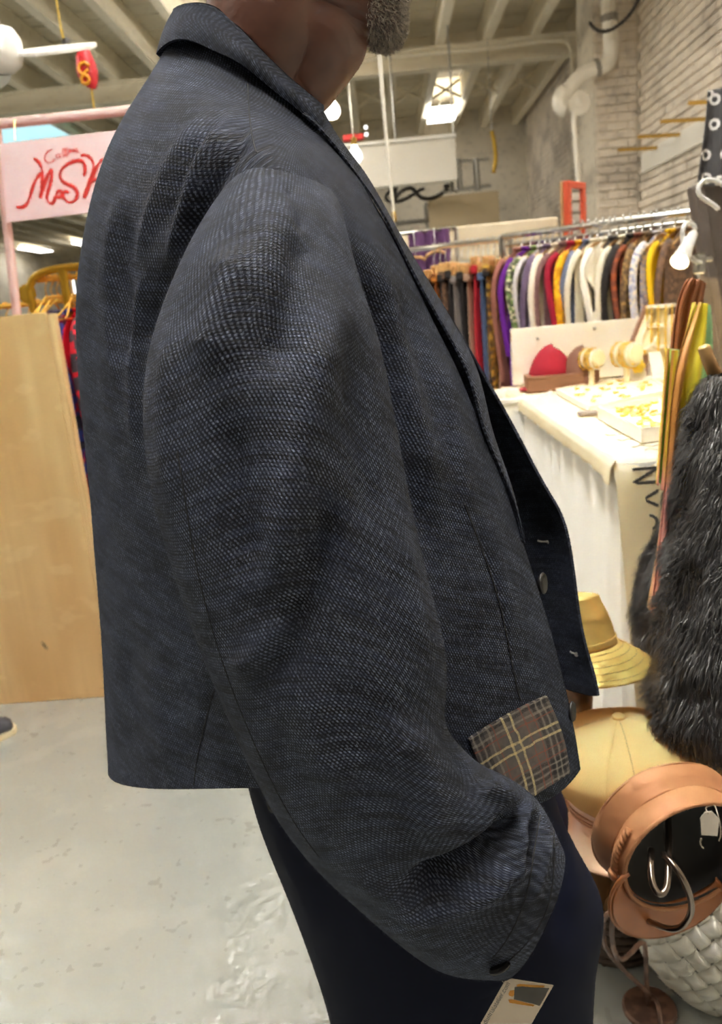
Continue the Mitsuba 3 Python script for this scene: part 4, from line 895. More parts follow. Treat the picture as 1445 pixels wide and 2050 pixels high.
# ================================================================== clothes racks behind the table
def pattern(name, cols, s, rough=.85, stretch=1.0, thr=(.42, .52), **k):
    c0, *rest = cols
    def fn(p, n, uv):
        c = mi.Color3f(c0)
        for i, cc in enumerate(rest): c = mix(c, cc, smoothstep(thr[0], thr[1], fbm(p.x * s + 7.3 * i, p.y * s, p.z * s * stretch + 3.1 * i, 3)))
        return c
    return mat(name, mikit.proc(fn), rough, sheen=.3, **k)
def plain(name, c, rough=.85): return mat(name, c, rough, sheen=.35, spec=.2)
plain('purple_cotton', srgb(78, 24, 112)); plain('mauve_suede', srgb(136, 88, 78)); plain('lavender_knit', srgb(196, 190, 196)); plain('plum_grey_knit', srgb(92, 78, 104)); plain('cream_wool', srgb(228, 216, 196))
plain('dusty_mauve_wool', srgb(104, 76, 76)); plain('maroon_wool', srgb(126, 20, 40)); plain('slate_blue_wool', srgb(92, 102, 128)); plain('ivory_knit', srgb(220, 212, 192)); plain('white_cotton', srgb(238, 232, 220)); plain('charcoal_wool', srgb(52, 50, 52))
plain('black_wool', srgb(22, 20, 21)); plain('dark_brown_wool', srgb(56, 36, 26)); plain('grey_wool', srgb(124, 118, 116)); plain('red_wool', srgb(168, 40, 50)); plain('blue_denim', srgb(62, 78, 108)); plain('taupe_suede', srgb(150, 122, 104)); plain('yellow_cotton', srgb(226, 176, 30))
pattern('mustard_lace', [srgb(232, 168, 16), srgb(204, 132, 10)], 60); pattern('green_black_print', [srgb(30, 34, 24), srgb(92, 116, 60), srgb(196, 190, 160)], 80, thr=(.5, .6)); pattern('gold_brocade', [srgb(66, 40, 20), srgb(150, 104, 36), srgb(206, 166, 70)], 60, thr=(.48, .6))
pattern('rust_stripe', [srgb(128, 60, 26), srgb(84, 36, 18)], 8, stretch=6); pattern('brown_gold_print', [srgb(96, 72, 42), srgb(160, 130, 76), srgb(62, 46, 32)], 95, thr=(.46, .6)); pattern('blue_floral', [srgb(196, 198, 214), srgb(106, 118, 164), srgb(224, 214, 204)], 90, thr=(.46, .6)); pattern('orange_brown_print', [srgb(120, 64, 24), srgb(60, 34, 20), srgb(176, 110, 40)], 30, thr=(.5, .58))
pattern('brown_tweed_cloth', [srgb(92, 66, 46), srgb(60, 42, 32)], 70)

def garment_grid(w_top, w_bot, L, d, seed, waves=3, shoulder=.12, S=34, K=64, neck=.25, amp=.22):
    r_ = np.random.default_rng(seed); ph = r_.uniform(0, 6.28, 4); th = np.linspace(0, 2 * np.pi, K, endpoint=False); rows = []
    for t in np.linspace(0, 1, S):
        if t < shoulder: q = t / shoulder; w = w_top * (neck + (1 - neck) * q ** .75); z = -t * L; dd = d * (.35 + .65 * q)
        else: q = (t - shoulder) / (1 - shoulder); w = w_top + (w_bot - w_top) * q; z = -t * L; dd = d * (1 + .5 * q)
        fold = 1 + amp * np.sin(waves * th * 2 + ph[0]) * min(1, t * 3) + .5 * amp * np.sin(5 * th + ph[1] + 1.0 * t)
        x = w * np.sign(np.cos(th)) * np.abs(np.cos(th)) ** .8; y = dd * np.sin(th) * fold + .012 * np.sin(3 * t + ph[2]) * t
        rows.append(np.stack([x, y, np.full(K, z) + .01 * np.sin(2 * th + ph[3]) * t], -1))
    return np.array(rows)
def closed(P):
    P = np.concatenate([P, P[:, :1]], 1); m = grid_mesh(P)
    caps = [grid_mesh(np.stack([np.repeat(P[i].mean(0)[None], P.shape[1], 0), P[i]] if i == 0 else [P[i], np.repeat(P[i].mean(0)[None], P.shape[1], 0)])) for i in (0, -1)]
    m = join(m, *caps)
    if m.volume < 0: m.invert()
    return m
def sleeve_mesh(w, L, side, d, seed):
    r_ = np.random.default_rng(seed + 50)
    p = smooth_path([[side * w * .8, 0, -.045], [side * (w + .03), r_.uniform(-.01, .01), -.12], [side * (w + .035), r_.uniform(-.02, .02), -L * .45], [side * (w + .01), r_.uniform(-.03, .03), -L]], 26)
    m = tube(p, np.linspace(d * 1.4, d * 1.05, 26) * (1 + .04 * np.sin(np.arange(26) * .7)), 14); return m
def garment(name, label, cat, top, yaw, bsdf, w=.19, wb=.21, L=.8, d=.016, seed=0, sleeves=True, group=None, extra=None):
    t = thing(name, label, cat, group); R = rotz(yaw); top = np.asarray(top, float)
    def put(m): m.vertices = m.vertices @ R.T + top; return m
    obj('body', put(closed(garment_grid(w, wb, L, d, seed))), bsdf, t, smooth=50)
    if sleeves:
        for s in (-1, 1): obj('sleeve', put(sleeve_mesh(w, L * .72, s, d * 1.05, seed + s)), bsdf, t, smooth=True)
    cr = np.array([[.055 * math.cos(a), .026 * math.sin(a), .002] for a in np.linspace(0, 2 * np.pi, 22)])
    obj('collar', put(tube(cr, .007, 6, caps=False)), extra or bsdf, t, smooth=True)
    return t
RA, RB = U(1004, 479, 3.68), U(1396, 417, 3.30); zrail = (RA[2] + RB[2]) / 2; RA[2] = RB[2] = zrail
ra = thing('chrome_clothes_rack', 'chrome clothes rack holding the row of blouses and jackets behind the table', 'clothes rack')
obj('rail', tube([RA, RB], .013, 14), 'chrome', ra, smooth=True)
obj('rail', tube([RA + [0, .05, -.035], RB + [0, .05, -.035]], .010, 12), 'chrome', ra, smooth=True)
for E in (RA, RB):
    obj('upright', tube([E, [E[0], E[1], .03]], .013, 12), 'chrome', ra, smooth=True)
    obj('foot', tube([[E[0] - .1, E[1] - .22, .02], [E[0] + .1, E[1] + .26, .02]], .015, 10), 'chrome', ra, smooth=True)
rd = (RB - RA) / np.linalg.norm(RB - RA); yaw0 = math.atan2(rd[1], rd[0]) + math.pi / 2 - .26
def at_rail(A, d_, u):
    """the point of the rail that stands under the pixel column u"""
    ts = np.linspace(-.1, 1.1, 400); pts = A + (RB - RA if d_ is None else d_)[None] * ts[:, None]; return pts[np.argmin(np.abs(PX(pts)[:, 0] - u))]
items = [(1045, 'mauve_suede', 'mauve suede jacket hanging next to the bright purple blouse', 'jacket', .75, .62), (1062, 'purple_cotton', 'bright purple blouse, first of the colourful tops from the left', 'blouse', .60, 0), (1080, 'green_black_print', 'green and black printed blouse beside the purple one', 'blouse', .85, 0),
         (1092, 'lavender_knit', 'pale lavender knit top right of the green print', 'top', .8, 0), (1103, 'plum_grey_knit', 'plum grey knit top next to the cream jacket', 'top', .8, 0), (1121, 'cream_wool', 'cream jacket left of the maroon one', 'jacket', .82, 0), (1137, 'dusty_mauve_wool', 'dusty mauve cardigan squeezed before the maroon jacket', 'cardigan', .8, 0),
         (1152, 'maroon_wool', 'maroon jacket left of the mustard lace dress', 'jacket', .85, 0), (1170, 'mustard_lace', 'mustard yellow lace dress in the middle of the rack', 'dress', .84, 0), (1183, 'slate_blue_wool', 'slate blue top just right of the mustard dress', 'top', .7, 0), (1197, 'ivory_knit', 'ivory knit jumper right of the slate blue top', 'jumper', .8, 0),
         (1220, 'white_cotton', 'white ruffled blouse with an open front', 'blouse', .72, 0), (1236, 'charcoal_wool', 'charcoal jacket behind the white ruffled blouse', 'jacket', .78, 0), (1256, 'ivory_knit', 'long ivory cardigan right of the charcoal jacket', 'cardigan', .86, 0), (1270, 'black_wool', 'black top with a blue label before the rust striped one', 'top', .7, 0),
         (1287, 'rust_stripe', 'rust brown striped jacket right of the ivory cardigan', 'jacket', .82, 0), (1304, 'brown_gold_print', 'brown and gold printed blouse', 'blouse', .8, 0), (1325, 'blue_floral', 'pale blue floral dress near the right end of the rack', 'dress', .84, 0), (1352, 'yellow_cotton', 'yellow dress behind the clip lamp', 'dress', .84, 0), (1372, 'brown_tweed_cloth', 'brown tweed jacket at the right end of the rack', 'jacket', .84, 0)]
for i, (u, m, lab, cat, L, _) in enumerate(items):
    p = at_rail(RA, None, u); yw_ = yaw0 + RNG.uniform(-.03, .03); drop = RNG.uniform(.085, .105)
    hang('wooden_hanger', p + [0, 0, -.012], yw_, 'pale_wood', 'pale wooden hanger carrying the ' + lab.split(' next')[0].split(',')[0], 'wooden hangers of the tops', w=.36, r=.007, drop=.055, hook='chrome')
    garment(m.split('_')[0] + '_' + cat if False else cat, lab, cat, p + [0, 0, -.062], yw_, m, w=.185, wb=.20 + .03 * (cat == 'dress'), L=L, d=.0085 + .0015 * (i % 3), seed=i)
# ruffles of the white blouse
pr_ = at_rail(RA, None, 1220); wb_ = [k for k in labels if labels[k].get('label', '').startswith('white ruffled')][0]
zz = np.linspace(0, 1, 30); xx = np.linspace(0, 1, 8); Rr = rotz(yaw0)
for s in (-1, 1):
    Pp = np.array([[pr_ + Rr @ np.array([-.16 + s * .02 - x * .05 * (1 + .5 * math.sin(11 * z)), -.035 - .02 * math.sin(17 * z + 3 * x + s) * x - .012, -.10 - z * .52]) for x in xx] for z in zz])
    obj('ruffle', sheet(Pp, .002), 'white_cotton', wb_, smooth=True)
for i in range(17):                                        # empty hooks pushed together on the rail
    p = at_rail(RA, None, 1150 + 14 * i + RNG.uniform(-3, 3)); tr_ = trimesh.creation.torus(.011, .0028, major_sections=16, minor_sections=6); tr_.vertices = tr_.vertices @ frame_of(rd).T + p + [0, 0, .012]
    obj('hanger_hook', tr_, 'chrome', smooth=True, label='shiny ring of an empty hanger on top of the chrome rail', cat='hanger hook', group='empty hanger rings on the chrome rail')
# ---- rack of trousers and skirts on clip hangers, to its left
LA, LB = U(856, 497, 3.86), U(1022, 476, 3.74); LB[2] = LA[2] = (LA[2] + LB[2]) / 2
rb_ = thing('chrome_clothes_rack', 'chrome clothes rack of trousers on clip hangers nearest the jacket', 'clothes rack')
ld = (LB - LA); ldn = ld / np.linalg.norm(ld); yl = math.atan2(ld[1], ld[0]) + math.pi / 2
obj('rail', tube([LA - ld * .4, LB], .012, 12), 'chrome', rb_, smooth=True)
obj('rail', tube([LA + ld * .38 + [0, -.03, -.085], LB + ld * -.06 + [0, -.03, -.085]], .014, 12), 'chrome', rb_, smooth=True)
for E in (LA - ld * .4, LB):
    obj('upright', tube([E, [E[0], E[1], .03]], .012, 12), 'chrome', rb_, smooth=True); obj('foot', tube([[E[0] - .02, E[1] - .25, .02], [E[0] + .02, E[1] + .25, .02]], .014, 10), 'chrome', rb_, smooth=True)
tw = [(868, 'dark_brown_wool', 'dark brown trousers'), (880, 'orange_brown_print', 'orange and brown printed trousers'), (891, 'black_wool', 'black trousers'), (902, 'brown_tweed_cloth', 'brown tweed trousers'), (913, 'black_wool', 'black trousers'), (924, 'grey_wool', 'grey trousers'), (936, 'black_wool', 'black trousers'), (947, 'taupe_suede', 'taupe skirt'),
      (957, 'red_wool', 'red skirt'), (966, 'blue_denim', 'blue denim trousers'), (976, 'black_wool', 'black trousers'), (988, 'gold_brocade', 'gold brocade trousers'), (1000, 'taupe_suede', 'taupe suede skirt'), (1012, 'black_wool', 'black trousers'), (1024, 'charcoal_wool', 'charcoal trousers'), (1034, 'dark_brown_wool', 'dark brown trousers')]
mat('clip_wood', srgb(204, 160, 104), .45)
seen = {}
for i, (u, m, lab) in enumerate(tw):
    ts = np.linspace(-.5, 1.2, 500); pts = LA + ld[None] * ts[:, None]; p = pts[np.argmin(np.abs(PX(pts)[:, 0] - u))]
    yw_ = yl + RNG.uniform(-.12, .12); R = rotz(yw_); dz = RNG.uniform(.06, .10)
    h = thing('clip_hanger', '', 'hanger', 'clip hangers of the trousers')
    obj('hook', tube(smooth_path([p + R @ np.array(a) for a in ((0, 0, -dz), (0, 0, -.03), (.018, 0, .004), (0, 0, .016), (-.013, 0, .006))], 20), .0024, 6), 'chrome', h, smooth=True)
    obj('clamp', join(bevel_box(p + R @ np.array([0, .008, -dz - .025]), [.30, .011, .05], .004, R), bevel_box(p + R @ np.array([0, -.008, -dz - .025]), [.30, .011, .05], .004, R)), 'clip_wood', h)
    n_same = seen.get(lab, 0); seen[lab] = n_same + 1
    order = ['nearest the jacket', 'second from the jacket', 'third from the jacket', 'fourth from the jacket', 'fifth from the jacket'][n_same]
    multi = sum(1 for x in tw if x[2] == lab) > 1
    t = thing('skirt' if 'skirt' in lab else 'trousers', lab + ' clipped on the left rack' + (', ' + order + ' of their colour' if multi else ', between the other trousers'), 'skirt' if 'skirt' in lab else 'trousers')
    labels[h]['label'] = 'wooden clip hanger gripping the ' + lab + (', ' + order + ' of their colour' if multi else '')
    top = p + [0, 0, -dz - .042]
    if 'skirt' in lab:
        mm = closed(garment_grid(.14, .19, .62, .013, i + 100, neck=.9)); mm.vertices = mm.vertices @ R.T + top; obj('body', mm, m, t, smooth=50)
    else:
        for s in (-1, 1):
            mm = closed(garment_grid(.075, .07, .98, .013, i * 2 + s + 100, neck=.95, waves=2)); mm.vertices[:, 0] += s * .072; mm.vertices = mm.vertices @ R.T + top; obj('leg', mm, m, t, smooth=50)
    wbn = bevel_box(top + [0, 0, -.012], [.31, .030, .035], .006, R); obj('waistband', wbn, m, t)
# ---- clothes on the gold rack by the jacket
pattern('red_black_print', [srgb(30, 22, 30), srgb(210, 30, 48)], 30, thr=(.52, .58)); pattern('blue_red_print', [srgb(48, 66, 160), srgb(200, 30, 50), srgb(30, 28, 44)], 22, thr=(.52, .6)); plain('bright_red_cloth', srgb(196, 16, 34)); pattern('lilac_print', [srgb(150, 130, 180), srgb(40, 34, 60), srgb(200, 60, 80)], 26, thr=(.5, .58))
for k, (dx, m, lab, cat, L) in enumerate(((.08, 'lilac_print', 'lilac and black printed blouse on the gold rack', 'blouse', .7), (.13, 'blue_red_print', 'blue dress with red dots hanging past the plywood edge', 'dress', .62), (.19, 'bright_red_cloth', 'bright red dress seen between the plywood and the jacket', 'dress', 1.1), (.245, 'red_black_print', 'red and black printed dress closest to the jacket', 'dress', .95), (.31, 'black_wool', 'black dress on the gold rack hidden behind the jacket', 'dress', 1.0))):
    garment(cat, lab, cat, [g0[0] + .0 + dx, gy + .02, zr - .150], 1.35 + rg.uniform(-.2, .2), m, L=L, d=.02, seed=300 + k, sleeves=(k != 2))
for k, (dx, m, lab) in enumerate(((-.42, 'red_wool', 'red top below the gold hangers left of the pink pole'), (-.34, 'black_wool', 'black top on the far gold rail'), (-.26, 'maroon_wool', 'maroon top on the far gold rail by the pink pole'), (-.10, 'orange_brown_print', 'orange printed top on the far gold rail'))):
    garment('top', lab, 'top', [g0[0] + dx, gy + .25, zr - .215], 1.35, m, L=.7, d=.02, seed=340 + k)
# ================================================================== jewellery table
TZ = 0.95; tx0, tx1, ty0, ty1 = .458, 1.45, 1.65, 3.25
mat('cream_cloth', mikit.proc(lambda p, n, uv: mix(srgb(224, 208, 174), srgb(210, 192, 156), fbm(p.x * 6, p.y * 6, p.z * 6, 3))), .8, sheen=.3, bump=lambda p, n, uv: noise(p.x * 900, p.y * 900, p.z * 900), scale=.0003)
mat('white_skirt_cloth', srgb(236, 233, 224), .85, sheen=.3)
mat('black_print', srgb(24, 22, 22), .7)
mat('grey_print', srgb(150, 142, 128), .8)
tbl = thing('display_table', 'long table under cream cloth holding trays of jewellery', 'table')
obj('top', bevel_box([(tx0 + tx1) / 2 + .005, (ty0 + ty1) / 2, TZ - .018], [tx1 - tx0 - .02, ty1 - ty0 - .02, .026], .006), 'pale_wood', tbl)
for x in (tx0 + .08, tx1 - .08):
    for y in (ty0 + .1, ty1 - .1): obj('leg', tube([[x, y, 0], [x, y, TZ - .03]], .016, 10), 'grey_metal', tbl, smooth=True)
# white pleated skirt round the table
def skirt_path(n):
    pts = [(tx1, ty0), (tx0, ty0), (tx0, ty1)]; L1 = tx1 - tx0; L2 = ty1 - ty0; out = []
    for s in np.linspace(0, L1 + L2, n): out.append((tx1 - s, ty0, 0, -1, s) if s < L1 else (tx0, ty0 + s - L1, -1, 0, s))
    return np.array(out)
sp = skirt_path(420); rowsz = np.linspace(0, 1, 30); Pp = []
for t in rowsz:
    a_ = .004 + .020 * t
    off = a_ * np.sin(sp[:, 4] * 48 + 1.6 * np.sin(sp[:, 4] * 7)) + .010 * t * np.sin(sp[:, 4] * 13 + 1) + .012 * t + .002
    Pp.append(np.stack([sp[:, 0] + sp[:, 2] * off, sp[:, 1] + sp[:, 3] * off, np.full(len(sp), TZ - .004 - t * (TZ - .02))], -1))
obj('table_skirt', sheet(np.array(Pp), .0025), 'white_skirt_cloth', tbl, smooth=True, label='white pleated table skirt reaching the floor')
# cream banner cloth over the top, falling down the near end
nx, ny = 60, 120; Pp = []
for j in range(ny):
    s = j / (ny - 1) * (ty1 - ty0 + .85) - .85          # <0: hanging part
    row = []
    for i in range(nx):
        x = tx0 - .012 + i / (nx - 1) * (tx1 - tx0 + .02)
        edge = math.exp(-((x - tx0) / .05) ** 2)
        if s >= .03: q = [x, ty0 + s, TZ + .003 + .0012 * math.sin(x * 31 + s * 17)]
        elif s > -.03: a_ = (s + .03) / .06 * math.pi / 2; q = [x, ty0 + .02 - .030 * math.cos(a_) * 1.0 + .0, TZ + .003 - .03 + .03 * math.sin(a_)]
        else: q = [x - edge * .02 * (-s) * 2 + .10 * (-s) * edge, ty0 - .012 - .012 * math.sin(x * 16 + 1.3) * min(1, -s * 2) - .05 * (-s) * edge, TZ - .027 + (s + .03)]
        row.append(q)
    Pp.append(row)
Pp = np.array(Pp); mm = sheet(Pp, .002)
bn_ = obj('banner_cloth', orient_sheet(Pp, .002) if False else mm, 'cream_cloth', smooth=True, label='cream cloth with black lettering laid over the table and down its near end', cat='tablecloth')
# side overhang along the long edge
Pp = np.array([[[tx0 - .006 - .010 * min(1, 3 * t) - .003 * math.sin(s * 60) * t - .006 * math.exp(-((s - 0) / .08) ** 2) * t, ty0 - .01 + s, TZ + .005 - max(0, t - .08) * .045 - .008 * math.exp(-(s / .10) ** 2) * t] for t in np.linspace(0, 1, 12)] for s in np.linspace(0, ty1 - ty0, 110)])
obj('overhang', sheet(Pp, .002), 'cream_cloth', bn_, smooth=True)
# the letters N Y C, turned to read downwards
for k, ch in enumerate('NYC'):
    m = meshkit.text_mesh(ch, .052, .0012); v = m.vertices.copy(); ctr = np.array([(v[:, 0].min() + v[:, 0].max()) / 2, .026])
    lx, lz = v[:, 1] - ctr[1], -(v[:, 0] - ctr[0]); w_ = .85
    xq = tx0 + .050 + lx * 1.0; zq = TZ - .030 - k * .050 + lz * w_
    yq = np.array([ty0 - .012 - .012 * math.sin(x * 16 + 1.3) * min(1, (TZ - z) * 2) for x, z in zip(xq, zq)]) - .0006 - v[:, 2]
    m.vertices = np.stack([xq, yq, zq], -1); m.fix_normals(); obj('letter', m, 'black_print', bn_, label=f'black letter {ch} printed on the hanging cloth')
# faint printed script on the top near the edge (not readable in the photograph)
for k, (u, v) in enumerate(((1150, 806), (1178, 822), (1212, 870), (1236, 880), (1262, 893), (1288, 900))):
    p = Uz(u, v, TZ + .006); q = [p + np.array([.012 * j, .010 * math.sin(j * 2.1 + k) - .004 * j, 0]) for j in range(6)]
    obj('script_stroke', tube(smooth_path(q, 30), .0011, 5), 'grey_print', bn_)

TT = TZ + .0065
bw = thing('white_backboard', 'white painted board with worn edge standing at the back of the table', 'board')
b0, b1 = U(1022, 668, ty1 - .06), U(1292, 630, ty1 - .06); zt = (b0[2] + b1[2]) / 2
mat('worn_white_paint', mikit.proc(lambda p, n, uv: mix(srgb(238, 230, 212), srgb(186, 150, 104), smoothstep(.60, .66, fbm(p.x * 30, p.y * 30, p.z * 14, 3)) * smoothstep(b0[0] + .035, b0[0] + .0, p.x))), .5)
obj('panel', bevel_box([(b0[0] + tx1) / 2, ty1 - .05, (zt + TT) / 2 + .004], [tx1 - b0[0], .02, zt - TT], .003), 'worn_white_paint', bw)
for u, v in ((1076, 678), (1190, 658)):
    p = U(u, v, ty1 - .062); obj('screw', lathe([(.0004, .003), (.005, .002), (.006, 0)], 12, p, frame_of([0, -1, 0])), 'grey_metal', bw)
# caps and boxes
mat('red_felt', srgb(140, 10, 34), .85, sheen=.5); mat('brown_felt', srgb(104, 70, 56), .85, sheen=.4); mat('walnut', mikit.proc(lambda p, n, uv: mix(srgb(122, 82, 56), srgb(96, 62, 42), fbm(p.x * 12, p.y * 90, p.z * 90, 3))), .4); mat('white_card', srgb(226, 218, 204), .45); mat('cream_velvet', srgb(222, 206, 168), .9, sheen=.5); mat('pale_gold_jewel', srgb(236, 196, 92), .18, metallic=1.0); mat('yellow_gem', srgb(250, 210, 20), .12, spec=.9); mat('pearl', srgb(240, 232, 214), .2, spec=.8); mat('clear_acrylic', srgb(225, 225, 220), .1)
def tabpt(u, v): return Uz(u, v, TT)
def soft_cap(name, label, c, w, d, h, bsdf, brim):
    t = thing('felt_cap', label, 'cap'); th = np.linspace(0, 2 * np.pi, 48, endpoint=False); rows = []
    for q in np.linspace(0, 1, 24):
        r_ = math.sqrt(max(0, 1 - q ** 2.6)); z = h * q
        rows.append(np.stack([c[0] + w * r_ * np.cos(th) * (1 + .03 * np.sin(3 * th)) + .02 * q, c[1] + d * r_ * np.sin(th), c[2] + z - .012 * q * np.cos(th - .5) * 1 + .006 * np.sin(6 * th) * (1 - q) * q * 3], -1))
    obj('crown', closed(np.array(rows)), bsdf, t, smooth=40)
    Pb = np.array([[c + np.array([-w * .55 - brim * s * math.cos(a) - .012 * 0, -d * .85 * math.sin(a) - .01 * s, .014 - .010 * s]) for a in np.linspace(-1.1, 1.4, 20)] for s in np.linspace(0, 1, 8)])
    obj('brim', sheet(Pb, .003), bsdf, t, smooth=True); return t
pc = np.array([U(1098, 764, 3.02)[0], 3.0, TT]); soft_cap('red_cap', 'deep red felt cap resting on the table against the white board', pc + [-.0, .03, 0], .078, .080, .150, 'red_felt', .065)
pc2 = np.array([U(1150, 756, 3.06)[0], 2.97, TT]); soft_cap('brown_cap', 'brown felt cap beside the red one', pc2 + [.0, .03, 0], .070, .075, .138, 'brown_felt', .03)
wbx = thing('wooden_box', 'walnut jewellery box with a glass lid in front of the red cap', 'box'); c_ = tabpt(1112, 782); Rw = rotz(-.08)
for dx, dy, sx, sy in ((0, -.055, .20, .010), (0, .055, .20, .010), (-.095, 0, .010, .12), (.095, 0, .010, .12)):
    obj('side', bevel_box(c_ + Rw @ np.array([dx, dy + .05, .023]), [sx, sy, .046], .002, Rw), 'walnut', wbx)
obj('base', bevel_box(c_ + Rw @ np.array([0, .05, .004]), [.19, .11, .008], .001, Rw), 'walnut', wbx)
for dx, dy, sx, sy in ((0, -.05, .20, .022), (0, .05, .20, .022), (-.09, 0, .022, .10), (.09, 0, .022, .10)):
    obj('lid_frame', bevel_box(c_ + Rw @ np.array([dx, dy + .05, .051]), [sx, sy, .011], .002, Rw), 'walnut', wbx)
scene['clear_pane'] = {'type': 'thindielectric'}
obj('pane', box(c_ + Rw @ np.array([0, .05, .051]), [.158, .078, .002], Rw), 'clear_pane', wbx)
c_ = tabpt(1142, 774); sb = thing('small_white_box', 'small rounded white box beside the walnut box', 'box'); obj('body', bevel_box(c_ + [0, .02, .014], [.068, .05, .026], .006), 'white_card', sb); obj('lid', bevel_box(c_ + [0, .02, .031], [.071, .053, .010], .004), 'white_card', sb)
def tray(name, label, corners, h, wall=.006, fill='cream_velvet', jewels=30, seed=1, group='gold pieces'):
    t = thing(name, label, 'tray'); cs = [tabpt(*c) for c in corners]
    poly = Polygon([c[:2] for c in cs]); inn = poly.buffer(-wall, join_style=2)
    obj('rim', extrude(poly.difference(inn), h, (0, 0, TT)), 'white_card', t); obj('base', extrude(inn, .004, (0, 0, TT)), 'white_card', t)
    obj('lining', extrude(inn.buffer(-.001), h * .55, (0, 0, TT + .004)), fill, t)
    r_ = np.random.default_rng(seed); x0, y0, x1, y1 = inn.bounds; k = 0
    while k < jewels:
        x, y = r_.uniform(x0, x1), r_.uniform(y0, y1)
        if not inn.buffer(-.012).contains(shapely.Point(x, y)): continue
        z = TT + .004 + h * .55; typ = k % 3; k += 1; a_ = r_.uniform(0, 6.28); r0 = r_.uniform(.005, .010)
        tor = trimesh.creation.torus(r0, .0016, major_sections=14, minor_sections=6); tor.vertices = tor.vertices @ frame_of([math.cos(a_) * .4, math.sin(a_) * .4, 1]).T + [x, y, z + .004]
        if typ == 0: g = thing('earring', f'gold ring earring lying in the {group}', 'earring', group + ' rings'); scene[numbered(g + '__hoop')] = mikit.ply(tor, 'pale_gold_jewel', smooth=True); st = trimesh.creation.icosphere(subdivisions=1, radius=.0032); st.apply_translation([x + r0, y, z + .006]); obj('stone', st, 'yellow_gem' if k % 2 else 'pearl', g, smooth=True)
        elif typ == 1: g = thing('brooch', f'gold flower brooch lying in the {group}', 'brooch', group + ' brooches'); obj('petals', join(*[trimesh.creation.icosphere(subdivisions=1, radius=.0036).apply_translation([x + .0048 * math.cos(q), y + .0048 * math.sin(q), z + .003]) for q in np.arange(5) * 1.257]), 'pale_gold_jewel', g, smooth=True); st = trimesh.creation.icosphere(subdivisions=1, radius=.003); st.apply_translation([x, y, z + .0055]); obj('centre', st, 'pearl', g, smooth=True)
        else: g = thing('chain', f'fine gold chain curled in the {group}', 'chain', group + ' chains'); q = [[x + r0 * 1.5 * math.cos(s) * (1 + .3 * math.sin(3 * s + a_)), y + r0 * 1.5 * math.sin(s), z + .002] for s in np.linspace(0, 6.0, 30)]; obj('links', tube(q, .0011, 5), 'pale_gold_jewel', g, smooth=True); st = trimesh.creation.icosphere(subdivisions=1, radius=.0028); st.apply_translation(np.array(q[0]) + [0, 0, .001]); obj('clasp', st, 'pale_gold_jewel', g, smooth=True)
    return t
tray('cream_tray', 'shallow cream tray of gold jewellery in the middle of the table', ((1112, 788), (1180, 826), (1345, 790), (1290, 756)), .018, jewels=24, seed=4, group='middle tray')
tray('white_tray', 'white tray of gold earrings nearest the end of the table', ((1196, 838), (1284, 888), (1400, 872), (1320, 818)), .034, jewels=42, seed=9, group='near white tray')
c_ = tabpt(1178, 832); obj('grey_dish', bevel_box(c_ + [0, .01, .006], [.055, .03, .012], .004), 'grey_wool', label='small grey dish between the two trays', cat='dish')
# bracelet stands: padded rolls on a post, turned towards the camera
def roll_stand(label, u, v, r, ln, yaw, nb, seed):
    t = thing('bracelet_stand', label, 'jewellery stand'); face = U(u, v, 0); 
    for yy_ in np.linspace(1.8, 3.15, 300):
        p = U(u, v, yy_)
        if abs((p[2] - TT) - (.075 + r)) < .004: break
    ax = rotz(yaw) @ np.array([1.0, 0, 0]); A = p - ax * 0; B = p - ax * ln
    R = frame_of(ax); pr_ = [(.0005, -ln), (r * .92, -ln), (r, -ln + .006), (r, -.006), (r * .92, 0), (.0005, .001)]
    obj('roll', lathe(pr_, 32, p, R), 'cream_velvet', t, smooth=40)
    obj('post', tube([p - ax * ln / 2, [*(p - ax * ln / 2)[:2], TT]], .011, 12), 'cream_velvet', t, smooth=True)
    obj('base', lathe([(.0005, .014), (.04, .012), (.046, 0), (.0005, 0)], 28, [*(p - ax * ln / 2)[:2], TT]), 'cream_velvet', t, smooth=40)
    r_ = np.random.default_rng(seed)
    for k in range(nb):
        g = thing('bracelet', 'gold bracelet wound round the ' + label.split(' stand')[0], 'bracelet', 'bracelets on the ' + label.split(' stand')[0])
        cc = p - ax * (ln * (.15 + .7 * k / max(1, nb - 1))); a_ = np.linspace(0, 2 * np.pi, 40); rr_ = r + .003 + r_.uniform(0, .003); sag = .012 * r_.uniform(.3, 1)
        q = cc + np.outer(np.cos(a_) * rr_, R[:, 0]) + np.outer(np.sin(a_) * rr_, R[:, 1]); q[:, 2] -= sag * (q[:, 2] < cc[2]) * 1.0
        obj('band', tube(q, .0030 + .0012 * np.sin(np.arange(40) * 1.7), 6, caps=False), 'pale_gold_jewel' if k % 3 else 'pearl', g, smooth=True)
        st = trimesh.creation.icosphere(subdivisions=1, radius=.005); st.apply_translation(cc + R[:, 0] * rr_ + [0, -.0, .002]); obj('clasp', st, 'pale_gold_jewel', g, smooth=True)
roll_stand('smaller cream bracelet roll stand beside the brown cap', 1200, 717, .028, .080, -1.05, 5, 2)
roll_stand('larger cream bracelet roll stand left of the necklace easel', 1275, 708, .034, .095, -1.05, 5, 3)
